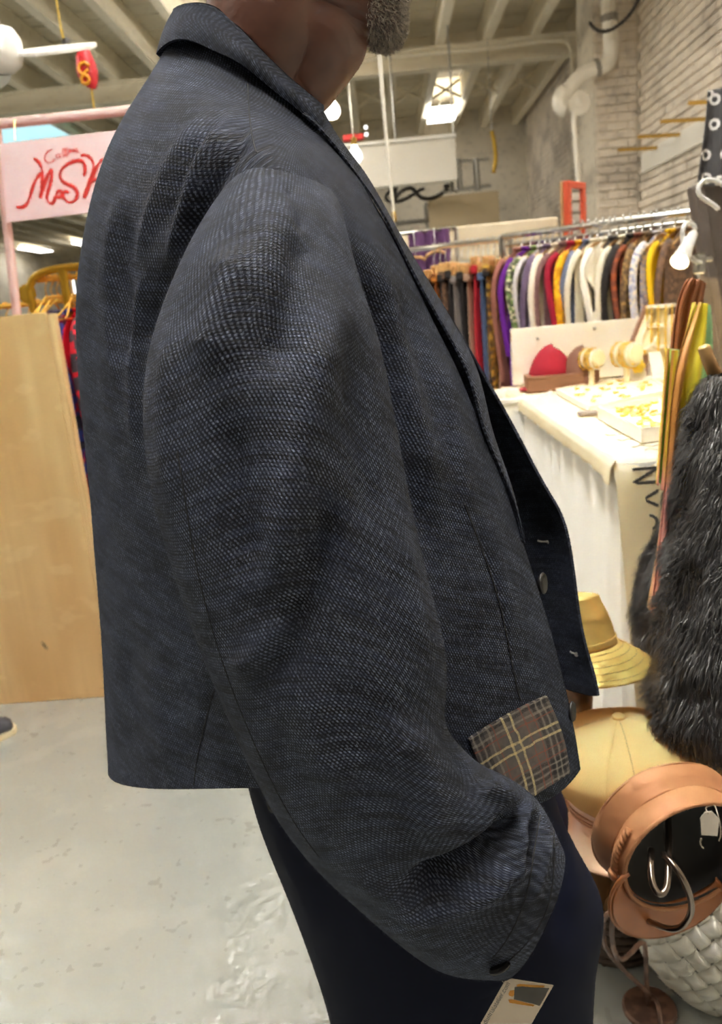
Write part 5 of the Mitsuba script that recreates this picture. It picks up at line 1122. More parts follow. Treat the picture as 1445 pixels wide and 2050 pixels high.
# necklace easel, jewellery tower, gem display
ez = thing('necklace_easel', 'leaning dark backed easel showing a pearl necklace at the back of the table', 'jewellery stand')
ey = 2.98; e0, e1, e2, e3 = U(1262, 708, ey), U(1300, 612, ey + .08), U(1342, 612, ey + .08), U(1318, 712, ey)
dn = np.array([0, .012, 0]); pad = trimesh.convex.convex_hull(np.vstack([[e0, e1, e2, e3], np.array([e0, e1, e2, e3]) + dn])); obj('pad', pad, 'cream_velvet', ez)
bk = trimesh.convex.convex_hull(np.vstack([np.array([e0, e1, e2, e3]) + dn * 1.05 + [-.012, 0, -.004], np.array([e0, e1, e2, e3]) + dn * 2.0 + [-.012, 0, .004]])); obj('back', bk, 'walnut', ez)
obj('leg', tube([(e1 + e2) / 2 + dn * 2, [*((e0 + e3) / 2 + np.array([0, .14, 0]))[:2], TT]], .006, 8), 'walnut', ez); obj('foot', bevel_box([*((e0 + e3) / 2 + [0, .01, 0])[:2], TT + ((e0[2] + e3[2]) / 2 - TT) / 2], [.08, .02, max(.02, (e0[2] + e3[2]) / 2 - TT)], .003), 'walnut', ez)
nk = thing('necklace', 'pearl and gold necklace hanging in a loop on the easel', 'necklace')
q = smooth_path([U(1308, 618, ey + .07), U(1290, 660, ey + .03), U(1284, 700, ey + .0), U(1304, 690, ey + .0), U(1318, 660, ey + .03), U(1330, 618, ey + .07)], 46)
obj('beads', join(*[trimesh.creation.icosphere(subdivisions=1, radius=.0048).apply_translation(p + [0, -.006, .002]) for p in q]), 'pearl', nk, smooth=True); obj('pendant', trimesh.creation.icosphere(subdivisions=2, radius=.010).apply_translation(U(1288, 704, ey - .006)), 'pale_gold_jewel', nk, smooth=True)
twr = thing('jewellery_tower', 'tall cream jewellery tower with gold chains at the right back of the table', 'jewellery stand')
tp = tabpt(1346, 764) + [0, .12, 0]; H_ = U(1346, 606, tp[1])[2] - TT
obj('column', lathe([(.0005, 0), (.055, 0), (.055, .012), (.02, .02), (.018, H_ - .02), (.0005, H_ - .02)], 24, [tp[0], tp[1], TT]), 'cream_velvet', twr, smooth=40)
for k, zz_ in enumerate((.45, .72, .97)):
    obj('tier', lathe([(.0005, -.006), (.05, -.006), (.052, 0), (.05, .006), (.0005, .006)], 24, [tp[0], tp[1], TT + H_ * zz_]), 'pearl', twr, smooth=40)
    for j in range(7):
        a_ = 2.2 + j * .5; ch_ = [[tp[0] + .050 * math.cos(a_), tp[1] + .050 * math.sin(a_), TT + H_ * zz_ - s] for s in np.linspace(0, .055, 9)]
        g = thing('chain', f'gold chain hanging from the {("lower", "middle", "top")[k]} tier of the jewellery tower', 'chain', f'chains on the {("lower", "middle", "top")[k]} tier of the tower'); obj('links', join(*[trimesh.creation.icosphere(subdivisions=1, radius=.0042).apply_translation(c) for c in ch_]), 'pale_gold_jewel', g, smooth=True)
        obj('pendant', trimesh.creation.icosphere(subdivisions=1, radius=.006).apply_translation(np.array(ch_[-1]) - [0, 0, .008]), 'pale_gold_jewel', g, smooth=True)
gd = thing('ring_display', 'white sloping display with yellow gems in front of the easel', 'jewellery stand'); c_ = tabpt(1306, 768) + [0, .05, 0]
obj('base', bevel_box(c_ + [0, 0, .011], [.13, .10, .022], .005), 'white_card', gd)
for dx in (-.035, .03):
    sl_ = trimesh.convex.convex_hull(np.array([c_ + [dx + a, b, z] for a in (-.022, .022) for b, z in ((-.03, .022), (.035, .022), (.035, .10), (.025, .105))])); obj('slope', sl_, 'white_card', gd)
gf = thing('yellow_flower_brooch', 'bright yellow flower brooch on the white sloping display', 'brooch')
pf_ = c_ + [-.04, -.012, .062]
obj('petals', join(*[trimesh.creation.icosphere(subdivisions=2, radius=.011).apply_translation(pf_ + np.array([.015 * math.cos(q), -.006, .015 * math.sin(q)])) for q in np.arange(6) * 1.047]), 'yellow_gem', gf, smooth=True); obj('centre', trimesh.creation.icosphere(subdivisions=2, radius=.009).apply_translation(pf_ + [0, -.014, 0]), 'yellow_gem', gf, smooth=True)
# white tub beside the table
tub = thing('white_tub', 'white plastic tub rim peeking out left of the table', 'tub'); c_ = U(1010, 790, 2.95); zr_ = c_[2]
obj('wall', lathe([(.0005, .01), (.13, .01), (.16, zr_ - .02), (.172, zr_ - .012), (.172, zr_), (.160, zr_ + .004), (.150, zr_ - .02), (.12, .03), (.0005, .03)], 40, [c_[0] - .0, 2.96, 0]), 'white_plastic', tub, smooth=40)
# ================================================================== right edge: post, lamp, furs, hats, bag
mat('dark_post_wood', mikit.proc(lambda p, n, uv: mix(srgb(64, 55, 49), srgb(42, 36, 32), fbm(p.x * 40, p.y * 40, p.z * 4, 3))), .6)
wpst = thing('wooden_post', 'dark grey brown wooden board standing upright at the right edge', 'post')
yp = 1.98; a, b = U(1385, 372, yp), U(1421, 612, yp)
Rl = frame_of((a - b) / np.linalg.norm(a - b), [1, 0, 0]); wdt = .30; up = (a - b) / np.linalg.norm(a - b)
Lp = a[2] / up[2]
cpos = a + Rl[:, 0] * wdt / 2 - up * Lp / 2
obj('board', bevel_box(cpos + [0, .02, 0], [wdt, .035, Lp], .004, Rl), 'dark_post_wood', wpst)
obj('edge_strip', bevel_box(a + Rl[:, 0] * .012 - up * (Lp / 2 - .0) + [0, -.004, 0], [.024, .02, Lp - .01], .003, Rl), 'dark_post_wood', wpst)
# black dotted scarf at the top right
mat('black_dotted_cloth', mikit.proc(lambda p, n, uv: (lambda vx: mix(srgb(20, 18, 20), srgb(205, 200, 196), smoothstep(.10, .14, vx[0]) * smoothstep(.30, .25, vx[0])))(voronoi(uv.x * 22, uv.y * 22))), .8)
dk = thing('dotted_scarf', 'black scarf with pale rings hanging above the wooden board', 'scarf')
Pn = strip([(1418, 180), (1412, 260), (1404, 320), (1398, 372)], [1.95] * 4, [(1500, 180), (1500, 260), (1500, 320), (1500, 380)], [2.0] * 4, 50, 40, .02)
Pn[..., 1] += .012 * np.sin(np.linspace(0, 14, 40))[None] * np.linspace(.3, 1, 50)[:, None]
k_ = cloth('drape', orient(Pn, EYE), 'black_dotted_cloth', dk, .003)
ck = thing('white_hanger_hook', 'white plastic hook in front of the dotted scarf', 'hook')
obj('hook', tube(smooth_path([U(1438, 420, 1.9), U(1412, 400, 1.9), U(1398, 384, 1.9), U(1404, 366, 1.9), U(1424, 360, 1.9), U(1444, 368, 1.9), U(1470, 390, 1.9)], 40), .0055, 10), 'white_plastic', ck, smooth=True)
# gooseneck clip lamp
gl = thing('clip_lamp', 'white gooseneck clip lamp with a lit bulb shining on the table', 'lamp')
yl_ = 1.86
arm = smooth_path([U(1404, 524, yl_), U(1388, 520, yl_), U(1374, 500, yl_), U(1366, 474, yl_ - .01), U(1370, 452, yl_ - .01), U(1382, 446, yl_), U(1392, 460, yl_)], 50)
obj('arm', tube(arm, .0055, 10), 'white_plastic', gl, smooth=True)
hp = U(1360, 524, 1.80); hb = U(1388, 468, 1.86); ax = (hb - hp); ln = np.linalg.norm(ax); Rh = frame_of(ax)
obj('shade', lathe([(.0195, 0), (.019, .004), (.016, ln * .35), (.013, ln * .7), (.010, ln), (.006, ln + .004), (.0005, ln + .004)], 28, hp, Rh), 'white_plastic', gl, smooth=40)
bb = trimesh.creation.icosphere(subdivisions=3, radius=.0165); bb.vertices = bb.vertices * [1, 1, .7] @ Rh.T + hp + Rh[:, 2] * .002
glow('bulb', bb, (1, .74, .36), 5, gl)
obj('clip', join(bevel_box(U(1400, 528, 1.90), [.02, .03, .045], .004), bevel_box(U(1406, 520, 1.92), [.03, .05, .012], .003)), 'chrome', gl)
scene['clip_lamp_beam'] = {'type': 'spot', 'intensity': rgb(5.4 * TABLE_LAMP, 4.2 * TABLE_LAMP, 2.0 * TABLE_LAMP), 'cutoff_angle': 62.0, 'beam_width': 34.0, 'to_world': T().look_at(origin=(hp - Rh[:, 2] * .024).tolist(), target=(np.array([.93, 2.42, .93])).tolist(), up=[0, 0, 1])}

# tie-dye garment and rust shirt on hangers, at the rail end nearest the camera
def tie_fn(p, n, uv):
    t = uv.x; w = .22 * (fbm(p.x * 14, p.y * 14, p.z * 7, 3) - .5); t = t + w
    c = mix(srgb(168, 112, 52), srgb(196, 170, 40), smoothstep(.05, .22, t)); c = mix(c, srgb(238, 214, 40), smoothstep(.28, .45, t)); c = mix(c, srgb(158, 216, 156), smoothstep(.56, .76, t))
    pk_ = smoothstep(.52, .62, fbm(p.z * 5 + 2.0, p.x * 6, 4.0, 2)) * smoothstep(.5, .1, t) * smoothstep(1.06, .96, p.z); return mix(c, srgb(206, 130, 124), pk_ * .9)
mat('tie_dye_silk', mikit.proc(tie_fn), .45, spec=.4)
mat('rust_silk', mikit.proc(lambda p, n, uv: mix(srgb(150, 86, 40), srgb(112, 58, 26), fbm(p.x * 12, p.y * 12, p.z * 5, 3))), .5)
def hung(name, label, cat, Lp_, yL, Rp_, yR, bsdf, waves, amp, back=.05):
    t = thing(name, label, cat); P = strip(Lp_, yL, Rp_, yR, 140, 60, .012)
    P[..., 1] -= amp * np.sin(np.linspace(0, waves * 2 * np.pi, 60))[None] * np.linspace(.4, 1, 140)[:, None]
    g0_ = np.stack(np.meshgrid(np.linspace(0, 1, 60), np.linspace(0, 1, 140)), -1); P0_ = P; P = orient(P, EYE); g0_ = g0_ if P is P0_ else g0_[:, ::-1]; cloth('front', P, bsdf, t, .0018, uv=g0_.reshape(-1, 2))
    B = P.copy(); B[..., 1] += back * np.sin(np.linspace(0.06, np.pi - .06, 60))[None] + .006; cloth('back', B[::4, ::3], bsdf, t, .0018, uv=g0_[::4, ::3].reshape(-1, 2)); return t
hung('rust_shirt', 'rust brown silk shirt hanging beside the yellow tie-dyed one', 'shirt', [(1384, 556), (1362, 600), (1350, 680), (1343, 780), (1338, 900)], [1.56] * 5, [(1412, 566), (1404, 610), (1388, 690), (1366, 790), (1350, 900)], [1.62] * 5, 'rust_silk', 3.2, .010)
hung('tie_dye_shirt', 'yellow green tie-dyed silk shirt squeezed between the black furs', 'shirt', [(1398, 604), (1372, 680), (1352, 760), (1340, 880), (1330, 1000), (1318, 1120), (1309, 1200), (1306, 1236)], [1.42, 1.40, 1.38, 1.37, 1.36, 1.35, 1.35, 1.35], [(1421, 612), (1428, 700), (1422, 800), (1408, 900), (1392, 1000), (1372, 1110), (1345, 1200), (1330, 1250)], [1.45, 1.45, 1.44, 1.43, 1.42, 1.41, 1.40, 1.40], 'tie_dye_silk', 2.6, .012)
hung('patterned_strip', 'narrow green and pink scarf edge hanging left of the tie-dyed shirt', 'scarf', [(1344, 700), (1336, 800), (1328, 900), (1322, 980)], [1.50] * 4, [(1360, 700), (1352, 800), (1344, 900), (1336, 980)], [1.52] * 4, 'tie_dye_silk', 1.0, .004)
hgr = thing('wooden_hanger', 'thick wooden hanger end sticking out of the fur collar', 'hanger')
p0 = U(1408, 690, 1.33); obj('shoulder', tube(smooth_path([p0, U(1413, 706, 1.33), U(1421, 728, 1.335), U(1434, 752, 1.35), U(1470, 790, 1.36)], 30), np.r_[.004, .0085, np.linspace(.0100, .0125, 28)], 12), 'pale_wood', hgr, smooth=True)
obj('hook', tube(smooth_path([U(1500, 795, 1.36), U(1535, 700, 1.36), U(1552, 670, 1.36), U(1570, 680, 1.36)], 24), .003, 8), 'chrome', hgr, smooth=True)
ob = thing('overhead_rail', 'dark rail running beyond the right edge that carries the furs', 'rail')
rl0, rl1 = U(1552, 676, 1.36), U(1640, 660, 1.36); obj('bar', tube([rl0 + [-.04, 0, .012], rl0 + [.7, 0, .012]], .012, 12), 'black_iron', ob, smooth=True)
obj('stand', tube([rl0 + [.68, 0, .012], [rl0[0] + .68, rl0[1], .0]], .014, 10), 'black_iron', ob, smooth=True)
obj('foot', lathe([(.0005, .02), (.16, .018), (.17, 0), (.0005, 0)], 32, [rl0[0] + .68, rl0[1], 0]), 'black_iron', ob)

mat('black_fur', mikit.proc(lambda p, n, uv: mix(srgb(9, 9, 10), srgb(30, 29, 32), smoothstep(.3, .9, uv.x))), .42, spec=.5)
mat('black_hide', srgb(8, 8, 9), .9)
def fur_thing(name, label, secs, n, ln, seed, cat='fur coat'):
    """secs: (left px, right px, distance, half thickness) down the garment"""
    t = thing(name, label, cat); th = np.linspace(0, 2 * np.pi, 65); rows = []
    for L, R, y, d in secs:
        A, B = U(*L, y), U(*R, y); rows.append((A + B) / 2 + np.cos(th)[:, None] * (B - A) / 2 + np.sin(th)[:, None] * np.array([0, -d, 0]))
    rows = np.array(rows); G_ = CubicSpline(np.arange(len(rows)), rows, axis=0)(np.linspace(0, len(rows) - 1, 90))
    ctr = G_.mean(1, keepdims=True); G_ = ctr + (G_ - ctr) * (1 + .07 * np.sin(3 * th[None, :, None] + np.linspace(0, 5, 90)[:, None, None]) * .6)
    G_[:, -1] = G_[:, 0]
    m = join(grid_mesh(G_), grid_mesh(np.stack([np.repeat(G_[0].mean(0)[None], 65, 0), G_[0]])), grid_mesh(np.stack([G_[-1], np.repeat(G_[-1].mean(0)[None], 65, 0)])))
    if m.volume < 0: m.invert()
    hm = m.copy(); hm.vertices = m.vertices - np.array(m.vertex_normals) * .012; obj('hide', hm, 'black_hide', t, smooth=True)
    r_ = np.random.default_rng(seed); tri = np.array(m.faces); v = np.array(m.vertices); nn = np.array(m.vertex_normals)
    ar = m.area_faces; pk_ = tri[r_.choice(len(tri), n, p=ar / ar.sum())]; w = r_.dirichlet([1, 1, 1], n); P0 = np.einsum('nk,nkj->nj', w, v[pk_]); N0 = np.einsum('nk,nkj->nj', w, nn[pk_]); N0 /= np.linalg.norm(N0, axis=1, keepdims=True) + 1e-9
    cl = meshkit.noise(P0 * 22, 3)[:, None]; cl2 = meshkit.noise(P0 * 22 + 50, 5)[:, None]
    dr_ = N0 * .55 + np.array([0, 0, -1.0]) + (cl - .5) * [1.7, .5, 0] + (cl2 - .5) * [0, .9, .8] + r_.normal(0, .16, (n, 3)); dr_ /= np.linalg.norm(dr_, axis=1, keepdims=True)
    LL = ln * r_.uniform(.55, 1.25, n)[:, None]; sd = np.cross(dr_, N0 + r_.normal(0, .3, (n, 3))); sd /= np.linalg.norm(sd, axis=1, keepdims=True) + 1e-9; sd *= .00075
    mid = P0 + dr_ * LL * .5 + N0 * LL * .08; tip = P0 + dr_ * LL + np.array([0, 0, -.12]) * LL
    V_ = np.stack([P0 - sd - N0 * .002, P0 + sd - N0 * .002, mid - sd * .8, mid + sd * .8, tip], 1).reshape(-1, 3); k5 = np.arange(n)[:, None] * 5
    F_ = np.concatenate([k5 + [[0, 1, 3]], k5 + [[0, 3, 2]], k5 + [[2, 3, 4]]])
    hue = r_.uniform(0, 1, n) ** 2; obj('fur', trimesh.Trimesh(V_, F_, process=False), 'black_fur', t, uv=np.repeat(np.c_[hue, hue], 5, 0), kind='stuff', smooth=True)
    return t
fur_thing('black_fur_coat', 'long black fur coat hanging at the right edge in front of the tie-dyed shirt', [((1418, 752), (1540, 740), 1.30, .05), ((1396, 800), (1580, 790), 1.30, .08), ((1380, 880), (1600, 870), 1.30, .10), ((1366, 980), (1610, 970), 1.29, .11), ((1352, 1090), (1615, 1090), 1.28, .115), ((1338, 1200), (1610, 1210), 1.27, .12), ((1326, 1310), (1600, 1330), 1.26, .12), ((1318, 1400), (1580, 1430), 1.25, .11), ((1340, 1470), (1540, 1480), 1.25, .07)], 46000, .030, 21)
fur_thing('black_fur_sleeve', 'dark fur piece hanging left of the tie-dyed shirt over the cream cloth', [((1362, 905), (1388, 895), 1.52, .03), ((1354, 960), (1388, 950), 1.52, .045), ((1336, 1040), (1382, 1040), 1.51, .05), ((1296, 1120), (1358, 1120), 1.50, .05), ((1284, 1200), (1340, 1200), 1.49, .05), ((1280, 1270), (1332, 1270), 1.48, .04), ((1290, 1306), (1326, 1306), 1.48, .02)], 16000, .026, 22, 'fur')
# ================================================================== hats on wire stands, woven bag and the rest of the lower right corner
mat('gold_leather', mikit.proc(lambda p, n, uv: mix(srgb(226, 188, 112), srgb(204, 160, 84), fbm(p.x * 30, p.y * 30, p.z * 30, 3))), .34, metallic=.3, bump=lambda p, n, uv: fbm(p.x * 34, p.y * 34, p.z * 34, 3), scale=.008, eps=2e-3)
mat('camel_knit', mikit.proc(lambda p, n, uv: mix(srgb(232, 186, 122), srgb(214, 160, 98), (.5 + .5 * dr.sin(uv.x * 1500) * dr.sin(uv.y * 1500)) * .5 + .4 * fbm(p.x * 14, p.y * 14, p.z * 14, 2))), .9, sheen=.4,
    bump=lambda p, n, uv: .5 + .5 * dr.sin(uv.x * 1500) * dr.sin(uv.y * 1500), scale=.0006, eps=6e-4)
mat('tan_leather', mikit.proc(lambda p, n, uv: mix(srgb(178, 126, 88), srgb(152, 102, 68), fbm(p.x * 24, p.y * 24, p.z * 24, 3))), .58, spec=.25, bump=lambda p, n, uv: fbm(p.x * 46, p.y * 46, p.z * 46, 3), scale=.004, eps=2e-3)
mat('rose_tan_leather', srgb(208, 156, 128), .32, spec=.5)
mat('brown_visor_leather', mikit.proc(lambda p, n, uv: mix(srgb(160, 98, 52), srgb(138, 80, 42), fbm(p.x * 30, p.y * 30, p.z * 30, 3))), .45)
mat('black_lining', srgb(14, 13, 14), .85)
mat('rusty_iron', mikit.proc(lambda p, n, uv: mix(srgb(98, 72, 58), srgb(70, 50, 42), smoothstep(.4, .6, fbm(p.x * 40, p.y * 40, p.z * 40, 3)))), .42, metallic=.35)
mat('worn_steel', srgb(120, 108, 98), .28, metallic=1.0)
mat('driftwood', mikit.proc(lambda p, n, uv: mix(mix(srgb(150, 114, 70), srgb(104, 74, 44), smoothstep(.35, .65, fbm(p.x * 16, p.y * 16, p.z * 5, 3))), srgb(58, 40, 28), smoothstep(.58, .7, fbm(p.x * 22 + 5, p.y * 22, p.z * 16, 3)))), .7)
mat('white_leather', mikit.proc(lambda p, n, uv: mix(srgb(226, 224, 212), srgb(206, 204, 190), fbm(p.x * 26, p.y * 26, p.z * 26, 3))), .36, spec=.5)
mat('bag_shadow_leather', srgb(84, 82, 74), .6)
mat('dark_wicker', srgb(60, 46, 36), .6); mat('straw', srgb(176, 142, 88), .7); mat('tag_card', srgb(226, 214, 198), .6); mat('string', srgb(190, 178, 160), .8)

def surf(f, nu, nv, c, R):
    """closed-in-u surface from f(u in 0..2pi, v in 0..1) -> local point; returns the grid"""
    u = np.linspace(0, 2 * np.pi, nu); v = np.linspace(0, 1, nv)
    P = np.array([[f(a, b) for a in u] for b in v]); P[:, -1] = P[:, 0]
    return P @ R.T + c
def skin(name, P, bsdf, parent, thick=.0025, label=None):
    m = grid_mesh(P); mid = m.vertices.mean(0)
    if np.einsum('ij,ij->i', m.vertices - mid, np.array(m.vertex_normals)).mean() < 0: P = P[:, ::-1]
    return cloth(name, P, bsdf, parent, thick, label=label)
def visor(name, c, R, r0, ln, half, drop, bsdf, parent, thick=.004, zoff=0.0, under=None):
    """a peak in front (local +x) of a band of radius r0"""
    a = np.linspace(-half, half, 60); P = []
    for s in np.linspace(0, 1, 16):
        ext = ln * s * np.cos(a / half * math.pi / 2) ** .55
        P.append(np.stack([(r0 + ext) * np.cos(a), (r0 + ext * .85) * np.sin(a), zoff - drop * s ** 1.1 * np.cos(a / half * 1.2) - .012 * s * (np.sin(a) ** 2)], -1))
    P = np.array(P) @ R.T + c
    m = grid_mesh(P); up = R[:, 2]
    if np.array(m.vertex_normals).mean(0) @ up < 0: P = P[:, ::-1]
    k = cloth(name, P, bsdf, parent, thick); return P
# ---- gold bucket hat
gh = thing('gold_bucket_hat', 'shiny gold bucket hat on a stand by the table, half hidden by the jacket corner', 'hat')
gc = U(1132, 1292, 1.42); Rg = frame_of([-.05, .20, 1.0], [1, 0, 0])
sc = 1.0
def f_crown(u, v):
    r = .093 * (1 - .30 * v ** 1.4); z = .098 * v
    if v > .82: q = (v - .82) / .18; r = .093 * (1 - .30 * .82 ** 1.4) * math.sqrt(max(0.0, 1 - q ** 2.4)) ; z = .098 * .82 + .016 * q ** .6
    return [r * math.cos(u) * (1 + .02 * math.sin(3 * u + 4 * v)), r * .92 * math.sin(u) * (1 + .02 * math.sin(2 * u)), z - .006 * v * math.sin(2 * u)]
skin('crown', surf(f_crown, 72, 40, gc, Rg), 'gold_leather', gh)
skin('band', surf(lambda u, v: [(.0945 - .001 * v) * math.cos(u), .0945 * .92 * math.sin(u), .002 + .012 * v], 72, 5, gc, Rg), 'gold_leather', gh)
skin('brim', surf(lambda u, v: [(.094 + .062 * v) * math.cos(u), (.094 + .062 * v) * .92 * math.sin(u), -.046 * v ** 1.25 + .004 * math.sin(3 * u + 1) * v], 90, 18, gc, Rg), 'gold_leather', gh, .003)
for k in range(5):
    q = np.array([[(.094 + .062 * v + .0004) * math.cos(u), (.094 + .062 * v) * .92 * math.sin(u), -.046 * v ** 1.25 + .004 * math.sin(3 * u + 1) * v + .0006] for u in np.linspace(0, 2 * np.pi, 90) for v in [.15 + .18 * k]]) @ Rg.T + gc
    obj('stitching', tube(q, .0006, 5, caps=False), 'straw', gh)
# ---- camel baker boy cap
cc_ = thing('camel_cap', 'camel knit baker boy cap with a covered top button and rose tan peak', 'cap')
c0 = U(1246, 1594, 1.27); Rc = frame_of([-.02, .06, 1.0], [-.42, -.90, 0])      # the peak points left and towards the camera
def f_dome(u, v):
    seam_ = 1 + .018 * abs(math.cos(u * 4 + .4)) * (1 - v)
    puff = .083 + .036 * math.sin(min(1, v / .42) * math.pi / 2) ** .8
    q = max(0, (v - .36) / .64); r = puff * (1 - q ** 1.75) ** .72 * seam_
    z = .010 + .140 * (v ** .85) - .012 * q * q
    back = 1 + .10 * (math.cos(u - 2.5) > 0) * math.cos(u - 2.5) * (1 - q)
    return [1.1 * r * math.cos(u) * back, 1.1 * r * 1.03 * math.sin(u) * back, 1.08 * (z + .012 * math.cos(u) * (1 - q) * -0.5 + .004 * math.sin(5 * u) * v * (1 - v) * 2)]
Pd = surf(f_dome, 120, 60, c0, Rc); skin('crown', Pd, 'camel_knit', cc_, .003)
mat('camel_seam', srgb(150, 108, 62), .9)
for k in range(4):
    u_ = k * math.pi / 2 + .35; q = np.array([f_dome(u_, v) for v in np.linspace(.04, .985, 40)]); q = q * [1.004, 1.004, 1] @ Rc.T + c0; obj('seam', tube(q, .0005, 5), 'camel_seam', cc_)
tp_ = np.array([0, 0, 1.08 * (.010 + .140 - .012)]) @ Rc.T + c0; obj('top_button', lathe([(.0005, .006), (.007, .0055), (.0105, .002), (.010, -.002), (.0005, -.003)], 24, tp_ + [0, 0, .001], Rc), 'camel_knit', cc_, smooth=40)
skin('band', surf(lambda u, v: [(.0924 + .0012 * math.sin(v * math.pi)) * math.cos(u), (.0951) * math.sin(u), -.018 + .032 * v], 90, 8, c0, Rc), 'rose_tan_leather', cc_)
for z in (-.012, -.004): obj('braid', tube(np.array([[.0946 * math.cos(u), .0972 * math.sin(u), z] for u in np.linspace(-1.6, 1.6, 50)]) @ Rc.T + c0, .0013, 6), 'tan_leather', cc_, smooth=True)
visor('peak', c0, Rc, .092, .060, 1.22, .040, 'rose_tan_leather', cc_, zoff=-.016)
cs_ = thing('hat_stand', 'iron wire stand under the camel cap', 'hat stand')
# ---- leather fisherman cap, tipped so that its black lining shows
lc = thing('leather_cap', 'tan leather fisherman cap tipped to show its black lining and white tag', 'cap')
l0 = U(1364, 1698, .95); axis = np.array([-.22, .93, .16]); Rl_ = frame_of(axis, [-.42, -.12, -1.0]) * .94      # x: towards the peak, z: out of the crown
def f_cap(u, v):
    puff = .095 + .014 * math.sin(min(1, v / .45) * math.pi / 2)
    q = max(0, (v - .4) / .6); r = puff * (1 - q ** 2.4) ** .6 * (1 + .008 * math.sin(6 * u))
    return [r * math.cos(u), r * 1.04 * math.sin(u), .016 + .062 * v ** .8]
skin('crown', surf(f_cap, 100, 46, l0, Rl_), 'tan_leather', lc, .003)
obj('crown_seam', tube(np.array([[.1085 * math.cos(u), .1085 * 1.04 * math.sin(u), .016 + .062 * .47 ** .8] for u in np.linspace(0, 2 * np.pi, 80)]) @ Rl_.T + l0, .0013, 6, caps=False), 'tan_leather', lc, smooth=True)
skin('band', surf(lambda u, v: [(.095 + .003 * math.sin(v * math.pi)) * math.cos(u), (.0985 + .003 * math.sin(v * math.pi)) * math.sin(u), -.018 + .036 * v], 90, 10, l0, Rl_), 'tan_leather', lc)
obj('band_edge', tube(np.array([[.0955 * math.cos(u), .099 * math.sin(u), -.018] for u in np.linspace(0, 2 * np.pi, 90)]) @ Rl_.T + l0, .0030, 8, caps=False), 'tan_leather', lc, smooth=True)
Pi = surf(lambda u, v: [.0925 * (1 - .97 * v ** 2.5) * math.cos(u), .096 * (1 - .97 * v ** 2.5) * math.sin(u), -.016 + .074 * v ** .6], 80, 24, l0, Rl_)
obj('lining', grid_mesh(Pi), 'black_lining', lc, smooth=True, label='black lining')
Pv = visor('peak', l0, Rl_, .093, .056, 1.15, .012, 'brown_visor_leather', lc, thick=.005, zoff=-.006)
obj('peak_edge', tube(Pv[-1], .0028, 8), 'brown_visor_leather', lc, smooth=True)
for s in (-1, 1):
    a_ = np.linspace(.95, 1.75, 70) * s
    for ph in (0, math.pi): obj('braid', tube(np.array([[(.101 + .002 * math.cos(40 * a + ph)) * math.cos(a), (.1045 + .002 * math.cos(40 * a + ph)) * math.sin(a), .000 + .0035 * math.sin(40 * a + ph)] for a in a_]) @ Rl_.T + l0, .0028, 7), 'tan_leather', lc, smooth=True)
    b_ = np.array([.104 * math.cos(.95 * s), .1075 * math.sin(.95 * s), 0]) @ Rl_.T + l0; Rb = frame_of(Rl_ @ np.array([math.cos(.95 * s), math.sin(.95 * s), 0])); obj('side_button', lathe([(.0005, .006), (.006, .005), (.009, .001), (.009, -.002), (.0005, -.002)], 20, b_, Rb), 'tan_leather', lc, smooth=40)
tg = thing('price_tag', 'small white price tag on a string inside the leather cap', 'tag'); ty_ = l0[1] - .055
T4 = [U(u, v, ty_) for u, v in ((1404, 1672), (1402, 1638), (1408, 1630), (1411, 1626), (1425, 1624), (1430, 1630), (1440, 1640), (1436, 1674))]
obj('card', trimesh.convex.convex_hull(np.vstack([T4, np.array(T4) + [0, .0012, 0]])), 'tag_card', tg)
obj('string', tube(smooth_path([U(1417, 1629, ty_ - .001), U(1414, 1622, ty_ + .01), U(1417, 1614, ty_ + .03), U(1426, 1612, ty_ + .03), U(1434, 1622, ty_ + .01), U(1441, 1650, ty_), U(1438, 1684, ty_)], 40), .0008, 6), 'string', tg, smooth=True)
obj('string', tube(smooth_path([U(1404, 1678, ty_ + .004), U(1402, 1690, ty_ + .004), U(1408, 1698, ty_ + .004)], 20), .0010, 6), 'string', tg, smooth=True)
# ---- wire stand with round base that holds the leather cap
ls = thing('hat_stand', 'curled iron wire stand on a round rusty base holding the leather cap', 'hat stand')
bc = Uz(1300, 2022, 0.0); rb0 = np.linalg.norm(Uz(1354, 2022, 0) - bc)
obj('base', lathe([(.0005, .012), (rb0 * .93, .011), (rb0, .007), (rb0, 0), (.0005, 0)], 48, bc), 'rusty_iron', ls, smooth=40)
def wire(name, pts, r, bsdf, parent): return obj(name, tube(smooth_path([U(u, v, y) if len(q) == 3 else np.array(q) for q in pts for u, v, y in [q]], 12 * len(pts)), r, 10), bsdf, parent, smooth=True)
wire('pole', [(1297, 2012, bc[1]), (1294, 1960, bc[1] - .02), (1292, 1910, bc[1] - .04), (1287, 1888, bc[1] - .05), (1278, 1891, bc[1] - .055), (1268, 1902, bc[1] - .06), (1256, 1914, bc[1] - .07), (1243, 1921, bc[1] - .08), (1231, 1908, bc[1] - .09), (1225, 1876, bc[1] - .10), (1226, 1840, bc[1] - .11), (1232, 1822, bc[1] - .11)], .0042, 'rusty_iron', ls)
wire('curl', [(1306, 1998, bc[1] - .01), (1280, 1972, bc[1] - .02), (1250, 1944, bc[1] - .03), (1222, 1912, bc[1] - .05), (1209, 1886, bc[1] - .07), (1207, 1856, bc[1] - .09), (1214, 1832, bc[1] - .11), (1230, 1822, bc[1] - .11), (1252, 1826, bc[1] - .12)], .0042, 'rusty_iron', ls)
wire('curl', [(1306, 1996, bc[1] - .01), (1316, 2010, bc[1] - .04), (1320, 2030, bc[1] - .06), (1323, 2062, bc[1] - .06)], .0042, 'rusty_iron', ls)
ly = l0[1] - .05
